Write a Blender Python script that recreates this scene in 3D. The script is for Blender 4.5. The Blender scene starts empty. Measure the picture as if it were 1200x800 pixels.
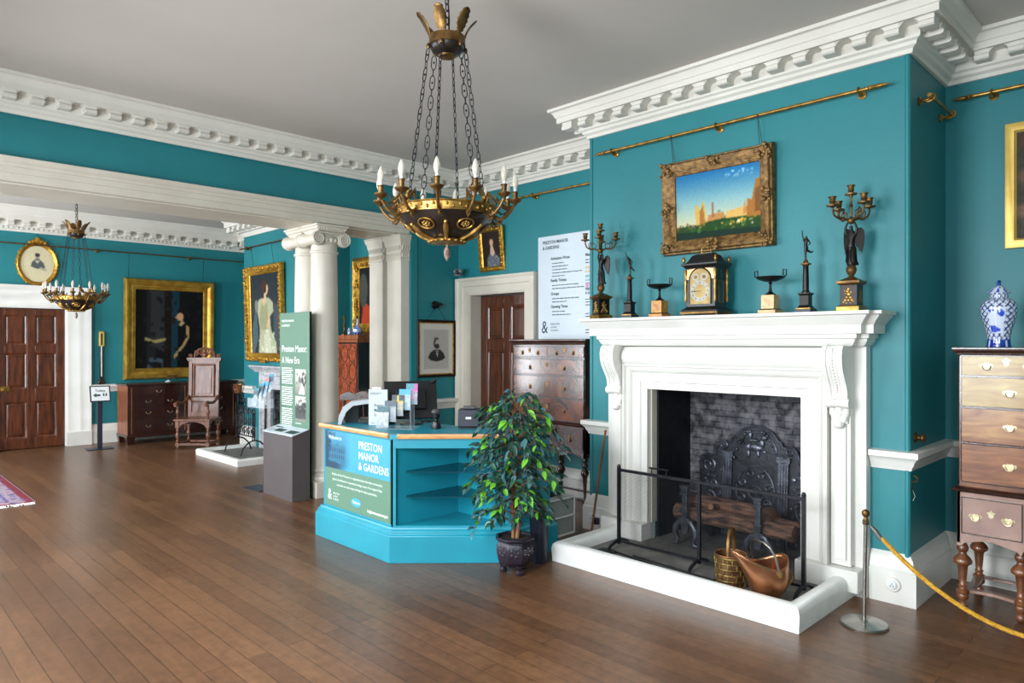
import bpy, bmesh, math, random
import numpy as np
from mathutils import Vector, Matrix
C = bpy.context.scene.collection
PI = math.pi
rnd = random.Random(7)
def lin(c):
    return tuple(((x/255)/12.92 if x/255 <= .04045 else ((x/255+.055)/1.055)**2.4) for x in c)
# ---------------------------------------------------------------- materials
def newmat(name):
    m = bpy.data.materials.new(name); m.use_nodes = True
    nt = m.node_tree; return m, nt, nt.nodes['Principled BSDF']
def node(nt, t, **k):
    n = nt.nodes.new(t)
    for a, b in k.items():
        if a in n.inputs: n.inputs[a].default_value = b
        else: setattr(n, a, b)
    return n
def pm(name, c1, c2=None, rough=.5, metal=0, scale=6, stretch=(1,1,1), bump=0, bscale=None, coat=0, spec=.5, contrast=(.35,.65), detail=4, rvar=0, dist=0):
    """procedural paint / wood / metal: two tones mixed by stretched noise"""
    m, nt, b = newmat(name)
    b.inputs['Roughness'].default_value = rough; b.inputs['Metallic'].default_value = metal
    b.inputs['Coat Weight'].default_value = coat; b.inputs['Coat Roughness'].default_value = .12
    b.inputs['Specular IOR Level'].default_value = spec
    a = lin(c1); c = lin(c2) if c2 else tuple(x*.9 for x in a)
    tc = node(nt, 'ShaderNodeTexCoord'); mp = node(nt, 'ShaderNodeMapping'); mp.inputs['Scale'].default_value = stretch
    nt.links.new(tc.outputs['Object'], mp.inputs['Vector'])
    n = node(nt, 'ShaderNodeTexNoise', Scale=scale, Detail=detail, Distortion=dist)
    nt.links.new(mp.outputs[0], n.inputs['Vector'])
    r = node(nt, 'ShaderNodeValToRGB'); e = r.color_ramp.elements
    e[0].position, e[1].position = contrast; e[0].color = (*a, 1); e[1].color = (*c, 1)
    nt.links.new(n.outputs['Fac'], r.inputs[0]); nt.links.new(r.outputs[0], b.inputs['Base Color'])
    if rvar:
        mr = node(nt, 'ShaderNodeMapRange'); mr.inputs['To Min'].default_value = max(0, rough-rvar); mr.inputs['To Max'].default_value = rough+rvar
        nt.links.new(n.outputs['Fac'], mr.inputs[0]); nt.links.new(mr.outputs[0], b.inputs['Roughness'])
    if bump:
        n2 = node(nt, 'ShaderNodeTexNoise', Scale=bscale or scale*4, Detail=3)
        nt.links.new(mp.outputs[0], n2.inputs['Vector'])
        bp = node(nt, 'ShaderNodeBump', Strength=bump, Distance=.01)
        nt.links.new(n2.outputs['Fac'], bp.inputs['Height']); nt.links.new(bp.outputs[0], b.inputs['Normal'])
    return m
M = {}
def vc(name, rough=.5, coat=0, bump=0):
    m, nt, b = newmat(name); b.inputs['Roughness'].default_value = rough; b.inputs['Coat Weight'].default_value = coat
    if name.startswith('oil'): b.inputs['Specular IOR Level'].default_value = .15
    at = node(nt, 'ShaderNodeAttribute', attribute_name='Col'); nt.links.new(at.outputs['Color'], b.inputs['Base Color'])
    if bump:
        n2 = node(nt, 'ShaderNodeTexNoise', Scale=90, Detail=3); bp = node(nt, 'ShaderNodeBump', Strength=bump, Distance=.003)
        nt.links.new(n2.outputs['Fac'], bp.inputs['Height']); nt.links.new(bp.outputs[0], b.inputs['Normal'])
    return m
M['oil'] = vc('oil_paint_canvas', .6, 0, .04)
M['print'] = vc('printed_surface', .5)
M['glaze'] = vc('painted_porcelain', .15, .6)
M['teal'] = pm('teal_wall_paint', (30,122,128), (27,116,123), .5, scale=1.6, bump=.1, bscale=24)
M['dteal'] = pm('teal_desk_paint', (26,142,162), (24,134,154), .38, scale=3)
M['white'] = pm('white_joinery_paint', (226,224,217), (218,216,208), .38, scale=3, bump=.04)
M['cream'] = pm('cream_joinery_paint', (206,199,184), (197,189,174), .42, scale=3, bump=.04)
M['plaster'] = pm('white_plaster', (222,218,208), (214,209,198), .7, scale=2, bump=.05)
M['kerb'] = pm('white_painted_stone', (236,236,232), (222,222,216), .4, scale=9, bump=.1, contrast=(.3,.75))
M['ceil'] = pm('ceiling_paint', (200,192,184), (195,187,179), .9, scale=1)
M['slab'] = pm('hearth_stone', (120,116,110), (92,90,88), .7, scale=7, bump=.2)
M['marble'] = pm('grey_marble', (196,196,198), (142,144,150), .3, scale=9, dist=1.5, contrast=(.4,.75))
M['maho'] = pm('mahogany_door_wood', (100,50,24), (58,26,12), .34, scale=4, stretch=(6,6,.8), coat=.3)
M['dmaho'] = pm('dark_mahogany', (58,24,16), (34,12,9), .25, scale=5, stretch=(6,6,1), coat=.4)
M['omaho'] = pm('orange_mahogany', (160,88,44), (122,60,28), .35, scale=5, stretch=(6,6,1), coat=.2)
M['walnut'] = pm('dark_walnut', (64,34,22), (36,18,13), .25, scale=7, dist=2, coat=.4, bump=.1)
M['burr'] = pm('burr_walnut_veneer', (104,52,22), (38,19,13), .2, scale=5, dist=1.2, coat=.6, contrast=(.36,.66), bump=.06, bscale=5)
M['honey'] = pm('honey_walnut', (150,98,62), (112,68,44), .28, scale=4, stretch=(1,.6,5), dist=1.2, coat=.4, bump=.03)
M['pale'] = pm('window_sheen_walnut', (186,164,104), (158,124,74), .38, scale=3, stretch=(1,.6,4), dist=1.4, coat=.2)  # window reflection on the top drawers, painted in as a paler wood tone
M['mid'] = pm('half_sheen_walnut', (178,132,82), (126,78,46), .33, scale=3.4, stretch=(1,.7,5), dist=1.2, coat=.3)  # weaker painted reflection for the drawer below the palest ones
M['lilac'] = pm('worn_walnut', (150,118,104), (128,96,84), .3, scale=3, dist=1, coat=.4)
M['tleg'] = pm('turned_walnut', (128,78,46), (84,46,26), .28, scale=9, coat=.4)
M['oak'] = pm('carved_oak', (124,76,52), (84,48,32), .42, scale=6, stretch=(5,5,1), coat=.2, bump=.05)
M['inlay'] = pm('oyster_veneer', (172,78,26), (112,42,16), .25, scale=12, dist=2, coat=.5)
M['gold'] = pm('gilded_gesso', (214,166,66), (150,104,30), .34, .75, scale=30, bump=.35, bscale=70)
M['dgold'] = pm('old_gilt', (142,108,58), (86,60,30), .42, .5, scale=26, bump=.5, bscale=60)
M['pgold'] = pm('pale_flat_gilt', (232,200,106), (214,176,84), .4, .35, scale=5)
M['brass'] = pm('brass', (182,142,72), (128,94,42), .34, .8, scale=18)
M['sgold'] = pm('smooth_burnished_gilt', (216,168,70), (176,126,44), .34, .7, scale=8)
M['hbrass'] = pm('pale_brass_mount', (206,196,160), (150,138,104), .32, .8, scale=30)
M['obrass'] = pm('aged_brass', (128,96,52), (82,58,30), .42, .75, scale=18, bump=.1)
M['copper'] = pm('copper', (196,140,102), (160,106,70), .27, .9, scale=6)
M['bronze'] = pm('dark_bronze', (40,34,32), (24,21,21), .35, .6, scale=10)
M['bowl'] = pm('bronze_lacquer', (52,42,36), (36,30,27), .3, .4, scale=8)
M['iron'] = pm('black_iron', (32,34,40), (18,20,25), .45, .5, scale=20, bump=.15)
M['plate'] = pm('sooty_iron_plate', (52,54,60), (28,30,35), .45, .5, scale=9, bump=.3)
M['dial'] = pm('gilt_dial', (176,150,92), (150,124,70), .5, .2, scale=20)
M['silver'] = pm('silvered_ring', (172,170,156), (158,156,142), .5, .1, scale=20)
M['fback'] = pm('cast_iron_fireback', (104,108,118), (54,57,64), .34, .6, scale=14, bump=.3, bscale=40)
M['black'] = pm('black_plastic', (18,18,20), (12,12,14), .35, scale=4)
M['navy'] = pm('dark_navy_plastic', (34,38,54), (28,32,46), .4, scale=4)
M['grey'] = pm('grey_brown_laminate', (86,78,78), (80,72,72), .5, scale=3)
M['green'] = pm('sage_green_print', (92,128,106), (90,125,103), .5, scale=3)
M['fboard'] = pm('grey_white_card', (176,184,188), (168,176,180), .45, scale=3)
M['board'] = pm('white_board', (200,210,218), (196,206,214), .45, scale=3)
M['paper'] = pm('white_card', (226,228,226), (216,218,218), .55, scale=3)
M['ink'] = pm('dark_print_ink', (34,62,60), (34,62,60), .6)
M['wink'] = pm('white_print_ink', (240,244,240), (240,244,240), .6)
M['yink'] = pm('yellow_print_ink', (222,176,70), None, .6); M['cink'] = pm('teal_print_ink', (84,176,170), None, .6); M['mink'] = pm('magenta_print_ink', (196,60,130), None, .6)
M['sky'] = pm('pale_blue_print', (70,160,188), None, .5)
M['edge'] = pm('light_oak_lipping', (206,152,92), (180,124,68), .35, scale=6, stretch=(2,2,9), coat=.3)
M['leaf'] = pm('dark_green_leaf', (36,82,60), (26,60,52), .34, scale=9)
M['leafb'] = pm('blue_green_leaf', (78,118,120), (54,92,96), .3, scale=9)
M['lime'] = pm('bright_green_leaf', (116,186,52), (76,148,40), .42, scale=9)
M['bark'] = pm('fig_bark', (150,104,68), (96,62,40), .8, scale=16, stretch=(2,2,.6), bump=.5)
M['log'] = pm('charred_log', (136,98,78), (44,31,27), .85, scale=12, stretch=(3,.6,3), bump=.7)
M['logend'] = pm('sawn_log_end', (158,112,84), (116,76,56), .85, scale=14)
M['pot'] = pm('purple_black_glaze', (46,38,50), (28,23,34), .3, .2, scale=9, bump=.25)
M['steel'] = pm('brushed_steel', (168,164,156), (140,136,130), .28, .95, scale=9)
M['rope'] = pm('yellow_rope_fibre', (222,170,52), (184,128,30), .8, scale=60, bump=.5)
M['wood'] = pm('red_brown_stick', (132,66,34), (104,48,24), .45, scale=8)
M['sienna'] = pm('sienna_marble', (206,146,44), (160,92,24), .3, scale=14, dist=1.5)
M['psienna'] = pm('pale_sienna_marble', (214,180,124), (186,140,86), .3, scale=14, dist=1.5)
M['soil'] = pm('dark_moss', (42,34,26), (26,22,18), .95, scale=40, bump=1)
M['glassd'] = pm('dark_cabinet_glass', (40,52,58), (26,36,42), .08, scale=3)
M['wicker'] = pm('woven_brass_strip', (150,130,74), (96,74,38), .4, .7, scale=22, bump=.3)
M['wickerd'] = pm('woven_brown_strip', (110,78,44), (74,48,26), .5, .4, scale=22, bump=.3)
M['bakelite'] = pm('cctv_housing', (150,156,160), (120,126,132), .25, .5, scale=6)
def clear(name, col, alpha, rough=.08):
    m, nt, b = newmat(name); b.inputs['Base Color'].default_value = (*lin(col), 1); b.inputs['Roughness'].default_value = rough
    n = node(nt, 'ShaderNodeTexNoise', Scale=4.0); mr = node(nt, 'ShaderNodeMapRange'); mr.inputs['To Min'].default_value = alpha*.9; mr.inputs['To Max'].default_value = min(1, alpha*1.1)
    nt.links.new(n.outputs['Fac'], mr.inputs[0]); nt.links.new(mr.outputs[0], b.inputs['Alpha']); return m
M['perspex'] = clear('clear_acrylic', (220,226,232), .22)
M['frost'] = clear('frosted_plastic', (170,176,172), .5, .4)
M['gshelf'] = clear('glass_shelf', (20,70,86), .55)
M['pane'] = clear('window_pane', (230,238,240), .06)
M['bulb'] = clear('frosted_bulb_glass', (214,208,194), .6, .2)
def floor_mat():
    m, nt, b = newmat('polished_floorboards')
    tc = node(nt, 'ShaderNodeTexCoord'); mp = node(nt, 'ShaderNodeMapping'); mp.inputs['Rotation'].default_value = (0, 0, PI/2)
    nt.links.new(tc.outputs['Object'], mp.inputs['Vector'])
    br = node(nt, 'ShaderNodeTexBrick', offset=.37, Scale=1.0); br.inputs['Brick Width'].default_value = 2.6; br.inputs['Row Height'].default_value = .112
    br.inputs['Mortar Size'].default_value = .0024; br.inputs['Mortar Smooth'].default_value = .3; br.inputs['Bias'].default_value = 0
    br.inputs['Color1'].default_value = (*lin((116,82,56)), 1); br.inputs['Color2'].default_value = (*lin((96,66,45)), 1); br.inputs['Mortar'].default_value = (*lin((60,40,27)), 1)
    nt.links.new(mp.outputs[0], br.inputs['Vector'])
    mp2 = node(nt, 'ShaderNodeMapping'); mp2.inputs['Scale'].default_value = (14, 1.2, 1); nt.links.new(tc.outputs['Object'], mp2.inputs['Vector'])
    n = node(nt, 'ShaderNodeTexNoise', Scale=2.2, Detail=6); nt.links.new(mp2.outputs[0], n.inputs['Vector'])
    r = node(nt, 'ShaderNodeValToRGB'); r.color_ramp.elements[0].position = .3; r.color_ramp.elements[1].position = .72
    r.color_ramp.elements[0].color = (.84,.83,.82,1); r.color_ramp.elements[1].color = (1.08,1.07,1.06,1); nt.links.new(n.outputs['Fac'], r.inputs[0])
    mx = node(nt, 'ShaderNodeMixRGB', blend_type='MULTIPLY'); mx.inputs[0].default_value = 1
    nt.links.new(br.outputs['Color'], mx.inputs[1]); nt.links.new(r.outputs[0], mx.inputs[2])
    n3 = node(nt, 'ShaderNodeTexNoise', Scale=.7, Detail=4); nt.links.new(tc.outputs['Object'], n3.inputs['Vector'])
    r3 = node(nt, 'ShaderNodeValToRGB'); r3.color_ramp.elements[0].position = .38; r3.color_ramp.elements[1].position = .62
    r3.color_ramp.elements[0].color = (.82,.8,.78,1); r3.color_ramp.elements[1].color = (1.08,1.08,1.08,1); nt.links.new(n3.outputs['Fac'], r3.inputs[0])
    mx2 = node(nt, 'ShaderNodeMixRGB', blend_type='MULTIPLY'); mx2.inputs[0].default_value = 1
    nt.links.new(mx.outputs[0], mx2.inputs[1]); nt.links.new(r3.outputs[0], mx2.inputs[2]); n4 = node(nt, 'ShaderNodeTexNoise', Scale=16.0, Detail=8, Roughness=.7); nt.links.new(tc.outputs['Object'], n4.inputs['Vector'])
    r4 = node(nt, 'ShaderNodeValToRGB'); r4.color_ramp.elements[0].position = .3; r4.color_ramp.elements[1].position = .7; r4.color_ramp.elements[0].color = (.72,.71,.70,1); r4.color_ramp.elements[1].color = (1.22,1.21,1.2,1); nt.links.new(n4.outputs['Fac'], r4.inputs[0])
    mx3 = node(nt, 'ShaderNodeMixRGB', blend_type='MULTIPLY'); mx3.inputs[0].default_value = 1; nt.links.new(mx2.outputs[0], mx3.inputs[1]); nt.links.new(r4.outputs[0], mx3.inputs[2]); nt.links.new(mx3.outputs[0], b.inputs['Base Color'])
    mr = node(nt, 'ShaderNodeMapRange'); mr.inputs['To Min'].default_value = .29; mr.inputs['To Max'].default_value = .33
    nt.links.new(n.outputs['Fac'], mr.inputs[0]); nt.links.new(mr.outputs[0], b.inputs['Roughness'])
    bp = node(nt, 'ShaderNodeBump', Strength=.25, Distance=.002); nt.links.new(br.outputs['Fac'], bp.inputs['Height']); bp.invert = True
    nt.links.new(bp.outputs[0], b.inputs['Normal'])
    return m
M['floor'] = floor_mat()
def brick_mat():
    m, nt, b = newmat('sooty_brick'); b.inputs['Roughness'].default_value = .8
    tc = node(nt, 'ShaderNodeTexCoord'); mp = node(nt, 'ShaderNodeMapping'); mp.inputs['Rotation'].default_value = (PI/2, 0, PI/2)
    sep = node(nt, 'ShaderNodeSeparateXYZ'); cmb = node(nt, 'ShaderNodeCombineXYZ'); ad = node(nt, 'ShaderNodeMath', operation='ADD')
    nt.links.new(tc.outputs['Object'], sep.inputs[0]); nt.links.new(sep.outputs[0], ad.inputs[0]); nt.links.new(sep.outputs[1], ad.inputs[1])
    nt.links.new(ad.outputs[0], cmb.inputs[0]); nt.links.new(sep.outputs[2], cmb.inputs[1])
    br = node(nt, 'ShaderNodeTexBrick', Scale=1.0); br.inputs['Brick Width'].default_value = .135; br.inputs['Row Height'].default_value = .05; br.inputs['Mortar Size'].default_value = .006; br.inputs['Mortar Smooth'].default_value = .5
    br.inputs['Color1'].default_value = (*lin((66,68,74)), 1); br.inputs['Color2'].default_value = (*lin((34,34,38)), 1); br.inputs['Mortar'].default_value = (*lin((24,25,29)), 1)
    nw = node(nt, 'ShaderNodeTexNoise', Scale=9.0, Detail=3); va = node(nt, 'ShaderNodeVectorMath', operation='MULTIPLY_ADD'); va.inputs[1].default_value = (.035,.03,0); nt.links.new(tc.outputs['Object'], nw.inputs['Vector']); nt.links.new(nw.outputs['Color'], va.inputs[0]); nt.links.new(cmb.outputs[0], va.inputs[2]); nt.links.new(va.outputs[0], br.inputs['Vector'])
    n = node(nt, 'ShaderNodeTexNoise', Scale=11.0, Detail=5); nt.links.new(tc.outputs['Object'], n.inputs['Vector'])
    r = node(nt, 'ShaderNodeValToRGB'); r.color_ramp.elements[0].position = .42; r.color_ramp.elements[1].position = .66; r.color_ramp.elements[0].color = (0,0,0,1)
    mx = node(nt, 'ShaderNodeMixRGB'); nt.links.new(n.outputs['Fac'], r.inputs[0]); nt.links.new(r.outputs[0], mx.inputs[0])
    nt.links.new(br.outputs['Color'], mx.inputs[1]); mx.inputs[2].default_value = (*lin((122,120,124)), 1)
    sc = node(nt, 'ShaderNodeMath', operation='MULTIPLY'); sc.inputs[1].default_value = .7; nt.links.new(r.outputs[0], sc.inputs[0]); nt.links.new(sc.outputs[0], mx.inputs[0])
    nt.links.new(mx.outputs[0], b.inputs['Base Color'])
    bp = node(nt, 'ShaderNodeBump', Strength=.8, Distance=.01); bp.invert = True; nt.links.new(br.outputs['Fac'], bp.inputs['Height']); nt.links.new(bp.outputs[0], b.inputs['Normal'])
    return m
M['brick'] = brick_mat()
# ---------------------------------------------------------------- mesh builder
def frame_of(t):
    t = t.normalized(); u = Vector((0,0,1)) if abs(t.z) < .9 else Vector((1,0,0))
    a = t.cross(u).normalized(); return a, t.cross(a).normalized()
class MB:
    def __init__(s): s.v = []; s.f = []; s.mi = []; s.c = None; s.k = 0
    def add(s, vs, fs, mi=None):
        o = len(s.v); s.v += [tuple(v) for v in vs]; s.f += [tuple(i+o for i in f) for f in fs]; s.mi += [s.k if mi is None else mi]*len(fs); return s
    def mark(s): return len(s.v)
    def xf(s, Mx, m0=0):
        for i in range(m0, len(s.v)): s.v[i] = tuple(Mx @ Vector(s.v[i]))
        return s
    def box(s, x0, x1, y0, y1, z0, z1, mi=None):
        return s.add([(x,y,z) for z in (z0,z1) for y in (y0,y1) for x in (x0,x1)], [(0,2,3,1),(4,5,7,6),(0,1,5,4),(2,6,7,3),(0,4,6,2),(1,3,7,5)], mi)
    def fru(s, cx, cy, z0, w0, d0, z1, w1, d1, mi=None):
        vs = []
        for z, w, d in ((z0,w0,d0),(z1,w1,d1)): vs += [(cx-w/2,cy-d/2,z),(cx+w/2,cy-d/2,z),(cx-w/2,cy+d/2,z),(cx+w/2,cy+d/2,z)]
        return s.add(vs, [(0,2,3,1),(4,5,7,6),(0,1,5,4),(2,6,7,3),(0,4,6,2),(1,3,7,5)], mi)
    def tube(s, pts, r, seg=8, closed=False, mi=None, flat=1):
        pts = [Vector(p) for p in pts]; n = len(pts); rs = r if isinstance(r, (list, tuple)) else [r]*n
        vs = []; pa = None
        for i, p in enumerate(pts):
            if closed: t = pts[(i+1) % n]-pts[i-1]
            else: t = pts[min(i+1, n-1)]-pts[max(i-1, 0)]
            if t.length < 1e-9: t = Vector((0,0,1))
            t.normalize()
            if pa is None: a, b = frame_of(t)
            else:
                a = pa-t*pa.dot(t)
                a = a.normalized() if a.length > 1e-6 else frame_of(t)[0]
                b = t.cross(a)
            pa = a
            for j in range(seg):
                g = 2*PI*j/seg; vs.append(p+(a*math.cos(g)+b*math.sin(g)*flat)*rs[i])
        fs = []
        for i in range(n if closed else n-1):
            i2 = (i+1) % n
            for j in range(seg): fs.append((i*seg+j, i*seg+(j+1) % seg, i2*seg+(j+1) % seg, i2*seg+j))
        if not closed: fs += [tuple(range(seg-1, -1, -1)), tuple(range((n-1)*seg, n*seg))]
        return s.add(vs, fs, mi)
    def lathe(s, prof, c=(0,0,0), seg=20, mi=None, sx=1, sy=1, ph=0):
        vs = []; fs = []; n = len(prof)
        for r, z in prof:
            r = max(r, 1e-4)
            for j in range(seg):
                a = 2*PI*j/seg+ph; vs.append((c[0]+r*sx*math.cos(a), c[1]+r*sy*math.sin(a), c[2]+z))
        for i in range(n-1):
            for j in range(seg): fs.append((i*seg+j, i*seg+(j+1) % seg, (i+1)*seg+(j+1) % seg, (i+1)*seg+j))
        fs += [tuple(range(seg-1,-1,-1)), tuple(range((n-1)*seg, n*seg))]
        return s.add(vs, fs, mi)
    def ball(s, c, r, seg=12, sx=1, sy=1, sz=1, mi=None):
        n = max(5, seg//2); return s.lathe([(r*math.sin(PI*i/n), -r*sz*math.cos(PI*i/n)) for i in range(n+1)], c, seg, mi, sx, sy)
    def prism(s, poly, a, b, axis='y', mi=None):
        """poly in the two other axes (x,z for y; x,y for z; y,z for x)"""
        n = len(poly); vs = []
        for h in (a, b):
            for p, q in poly: vs.append({'y': (p,h,q), 'z': (p,q,h), 'x': (h,p,q)}[axis])
        return s.add(vs, [tuple(range(n-1,-1,-1)), tuple(range(n,2*n))]+[(i,(i+1) % n,(i+1) % n+n,i+n) for i in range(n)], mi)
    def sweep(s, path, prof, closed=False, mi=None, plane='z'):
        """closed profile [(out, h)] along a mitred polyline; out = to the RIGHT of travel"""
        n = len(path); P = [Vector((p[0], p[1])) for p in path]; ms = []
        for i in range(n):
            d1 = (P[i]-P[i-1]).normalized() if (closed or i > 0) else None
            d2 = (P[(i+1) % n]-P[i]).normalized() if (closed or i < n-1) else None
            d1 = d1 or d2; d2 = d2 or d1
            n1 = Vector((d1.y, -d1.x)); n2 = Vector((d2.y, -d2.x)); ms.append((n1+n2)/max(.15, 1+n1.dot(n2)))
        vs = []; k = len(prof)
        for i in range(n):
            for o, h in prof:
                q = P[i]+ms[i]*o
                vs.append((q.x, q.y, h) if plane == 'z' else (q.x, -h, q.y))
        fs = [(i*k+j, i*k+(j+1) % k, ((i+1) % n)*k+(j+1) % k, ((i+1) % n)*k+j) for i in range(n if closed else n-1) for j in range(k)]
        if not closed: fs += [tuple(range(k-1,-1,-1)), tuple(range((n-1)*k, n*k))]
        return s.add(vs, fs, mi)
    def text(s, txt, size, o, u=(1,0,0), v=(0,0,1), align='LEFT', sx=1, bold=0, mi=None):
        cu = bpy.data.curves.new('t', 'FONT'); cu.body = txt; cu.size = size; cu.align_x = align; cu.resolution_u = 2; cu.offset = bold; cu.fill_mode = 'FRONT'
        ob = bpy.data.objects.new('t', cu); C.objects.link(ob)
        me = bpy.data.meshes.new_from_object(ob)
        o, u, v = Vector(o), Vector(u), Vector(v)
        s.add([o+u*(p.co.x*sx)+v*p.co.y for p in me.vertices], [tuple(p.vertices) for p in me.polygons], mi)
        bpy.data.objects.remove(ob); bpy.data.curves.remove(cu); bpy.data.meshes.remove(me); return s
    def grid(s, fn, nu, nv, mi=None):
        vs = [fn(i/nu, j/nv) for j in range(nv+1) for i in range(nu+1)]; w = nu+1
        return s.add(vs, [(j*w+i, j*w+i+1, (j+1)*w+i+1, (j+1)*w+i) for j in range(nv) for i in range(nu)], mi)
    def build(s, name, mat, parent=None, smooth=35, bevel=0, recalc=True, col=None):
        me = bpy.data.meshes.new(name); me.from_pydata(s.v, [], s.f); me.update()
        for m in (mat if isinstance(mat, list) else [mat]): me.materials.append(M[m] if isinstance(m, str) else m)
        me.polygons.foreach_set('material_index', s.mi)
        if col is not None:
            a = me.color_attributes.new('Col', 'FLOAT_COLOR', 'POINT'); a.data.foreach_set('color', np.asarray(col, dtype=np.float32).ravel())
        if recalc:
            bm = bmesh.new(); bm.from_mesh(me); bmesh.ops.recalc_face_normals(bm, faces=bm.faces); bm.to_mesh(me); bm.free()
        if smooth:
            me.polygons.foreach_set('use_smooth', [True]*len(me.polygons)); me.set_sharp_from_angle(angle=math.radians(smooth))
        o = bpy.data.objects.new(name, me); C.objects.link(o)
        if parent: o.parent = parent
        if bevel:
            b = o.modifiers.new('bevel', 'BEVEL'); b.width = bevel; b.segments = 2; b.limit_method = 'ANGLE'; b.angle_limit = math.radians(40)
        return o
def thing(name, label, cat, loc=(0,0,0), rz=0, group=None, scale=None):
    o = bpy.data.objects.new(name, None); C.objects.link(o); o.empty_display_size = .1
    o.location = loc; o.rotation_euler = (0,0,rz); o['label'] = label; o['category'] = cat
    if group: o['group'] = group
    if scale: o.scale = (scale,)*3 if not isinstance(scale, tuple) else scale
    return o
def tag(o, label, cat, group=None):
    o['label'] = label; o['category'] = cat
    if group: o['group'] = group
    return o
def struct(o): o['kind'] = 'structure'; return o
def copy_tree(o, parent=None):
    c = o.copy(); C.objects.link(c); c.parent = parent
    for ch in list(o.children): copy_tree(ch, c)
    return c
W = -PI/2     # faces the windows (local -Y front -> world -X)
# ---------------------------------------------------------------- painting with soft shapes
def paint(w, h, nx, nz, base, shapes, blur=1, noise=6, seed=1):
    """picture colours on an nx x nz grid, u,v in 0..1 with v up; shapes: ('e',cx,cy,rx,ry,col[,rot]) ('p',[(u,v)..],col) ('g',v0,c0,v1,c1)"""
    rs = np.random.RandomState(seed); U, V = np.meshgrid(np.linspace(0,1,nx+1), np.linspace(0,1,nz+1)); img = np.zeros(U.shape+(3,)); img[:] = base
    for sh in shapes:
        if sh[0] == 'g':
            _, v0, c0, v1, c1 = sh; m = (V >= v0) & (V <= v1); t = ((V-v0)/(v1-v0))[..., None]
            img = np.where(m[..., None], np.array(c0)*(1-t)+np.array(c1)*t, img)
        elif sh[0] == 'e':
            cx, cy, rx, ry, col = sh[1:6]; a = sh[6] if len(sh) > 6 else 0; asp = h/w
            dx = U-cx; dy = (V-cy)*asp; x = dx*math.cos(a)+dy*math.sin(a); y = -dx*math.sin(a)+dy*math.cos(a)
            m = (x/rx)**2+(y/(ry*asp))**2 <= 1; img[m] = col
        elif sh[0] == 'n':
            u0,u1,v0,v1,col,dens,r = sh[1:8]
            for _ in range(int(dens)):
                cx = rs.uniform(u0,u1); cy = rs.uniform(v0,v1); k = rs.uniform(.5,1.3); m = ((U-cx)/(r*k))**2+((V-cy)/(r*k*w/h))**2 <= 1
                img[m] = np.clip(np.array(col)*rs.uniform(.8,1.2), 0, 255)
        else:
            poly, col = sh[1], sh[2]; m = np.zeros(U.shape, bool); n = len(poly)
            for i in range(n):
                x1, y1 = poly[i]; x2, y2 = poly[(i+1) % n]
                if abs(y2-y1) < 1e-9: continue
                m ^= ((y1 > V) != (y2 > V)) & (U < (x2-x1)*(V-y1)/(y2-y1)+x1)
            img[m] = col
    for _ in range(blur):
        p = np.pad(img, ((1,1),(1,1),(0,0)), mode='edge'); img = (p[1:-1,1:-1]*4+p[:-2,1:-1]+p[2:,1:-1]+p[1:-1,:-2]+p[1:-1,2:])/8
    img += rs.normal(0, noise, U.shape)[..., None]; img = np.clip(img, 0, 255)/255
    l = np.where(img <= .04045, img/12.92, ((img+.055)/1.055)**2.4)
    return np.concatenate([l, np.ones(U.shape+(1,))], 2).reshape(-1, 4)
def canvas(name, parent, w, h, y, cols, nx, nz, mat='oil', x=0, z=0, fn=None):
    b = MB(); b.grid(fn or (lambda u, v: (x+(u-.5)*w, y, z+(v-.5)*h)), nx, nz)
    o = b.build(name, mat, parent, recalc=False, smooth=0, col=cols)
    return o
def rect_path(w, h): return [(-w/2,-h/2),(-w/2,h/2),(w/2,h/2),(w/2,-h/2)]
def picture(name, label, cat, loc, rz, w, h, fw, fmat, prof, tilt=0, group=None):
    """w,h outer size; prof [(0..1 across from inner edge outward, depth)] """
    t = thing(name, label, cat, loc, rz, group); t.rotation_euler = (tilt, 0, rz)
    b = MB(); iw, ih = w-2*fw, h-2*fw
    b.sweep(rect_path(iw, ih), [(-.004, .002)]+[(-p*fw, d) for p, d in prof]+[(-fw, .002)], closed=True, plane='y')
    f = b.build('frame', fmat, t, smooth=40)
    MB().box(-w/2+.012, w/2-.012, -.006, 0, -h/2+.012, h/2-.012).build('backing_board', 'walnut', t)
    return t, f, iw, ih
def cords(parent, w, z0, z1, name='hanging_cord', y=-.02, r=.003):
    for s in (-1, 1): MB().tube([(s*w, y, z0), (s*w, y-.004, z1)], r, 6).build(name, 'iron', parent)
# ================================================================ the room
XR, XB, YM0, YM1, YF, YB, XL, ZC = 5.68, 4.86, 6.72, 7.42, 13.0, -1.6, -.9, 3.73
def S(name, b, mat, parent=None, **k):
    o = b.build(name, mat, parent, **k)
    if not parent: struct(o)
    return o
S('floor', MB().box(XL-.2, XR+.15, YB-.15, YF+.15, -.1, 0), 'floor', smooth=0)
S('ceiling', MB().box(XL-.2, XR+.15, YB-.15, YF+.15, ZC, ZC+.1), 'ceil', smooth=0)
b = MB()
b.box(XR, XR+.15, YB, 1.36, 0, ZC); b.box(XB, XR+.15, 1.36, 2.0, 0, ZC); b.box(XB, XR+.15, 3.25, 3.93, 0, ZC)
b.box(XB, XR+.15, 2.0, 3.25, 1.285, ZC); b.box(5.42, XR+.15, 2.0, 3.25, 0, 1.285)
b.box(XR, XR+.15, 3.93, 5.54, 0, ZC); b.box(XR, XR+.15, 5.54, 6.5, 2.25, ZC); b.box(XR, XR+.15, 6.5, YM0, 0, ZC)
for y in (1.372, 3.918): b.tube([(XB+.004, y, 0), (XB+.004, y, 3.5)], .018, 10)
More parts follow.
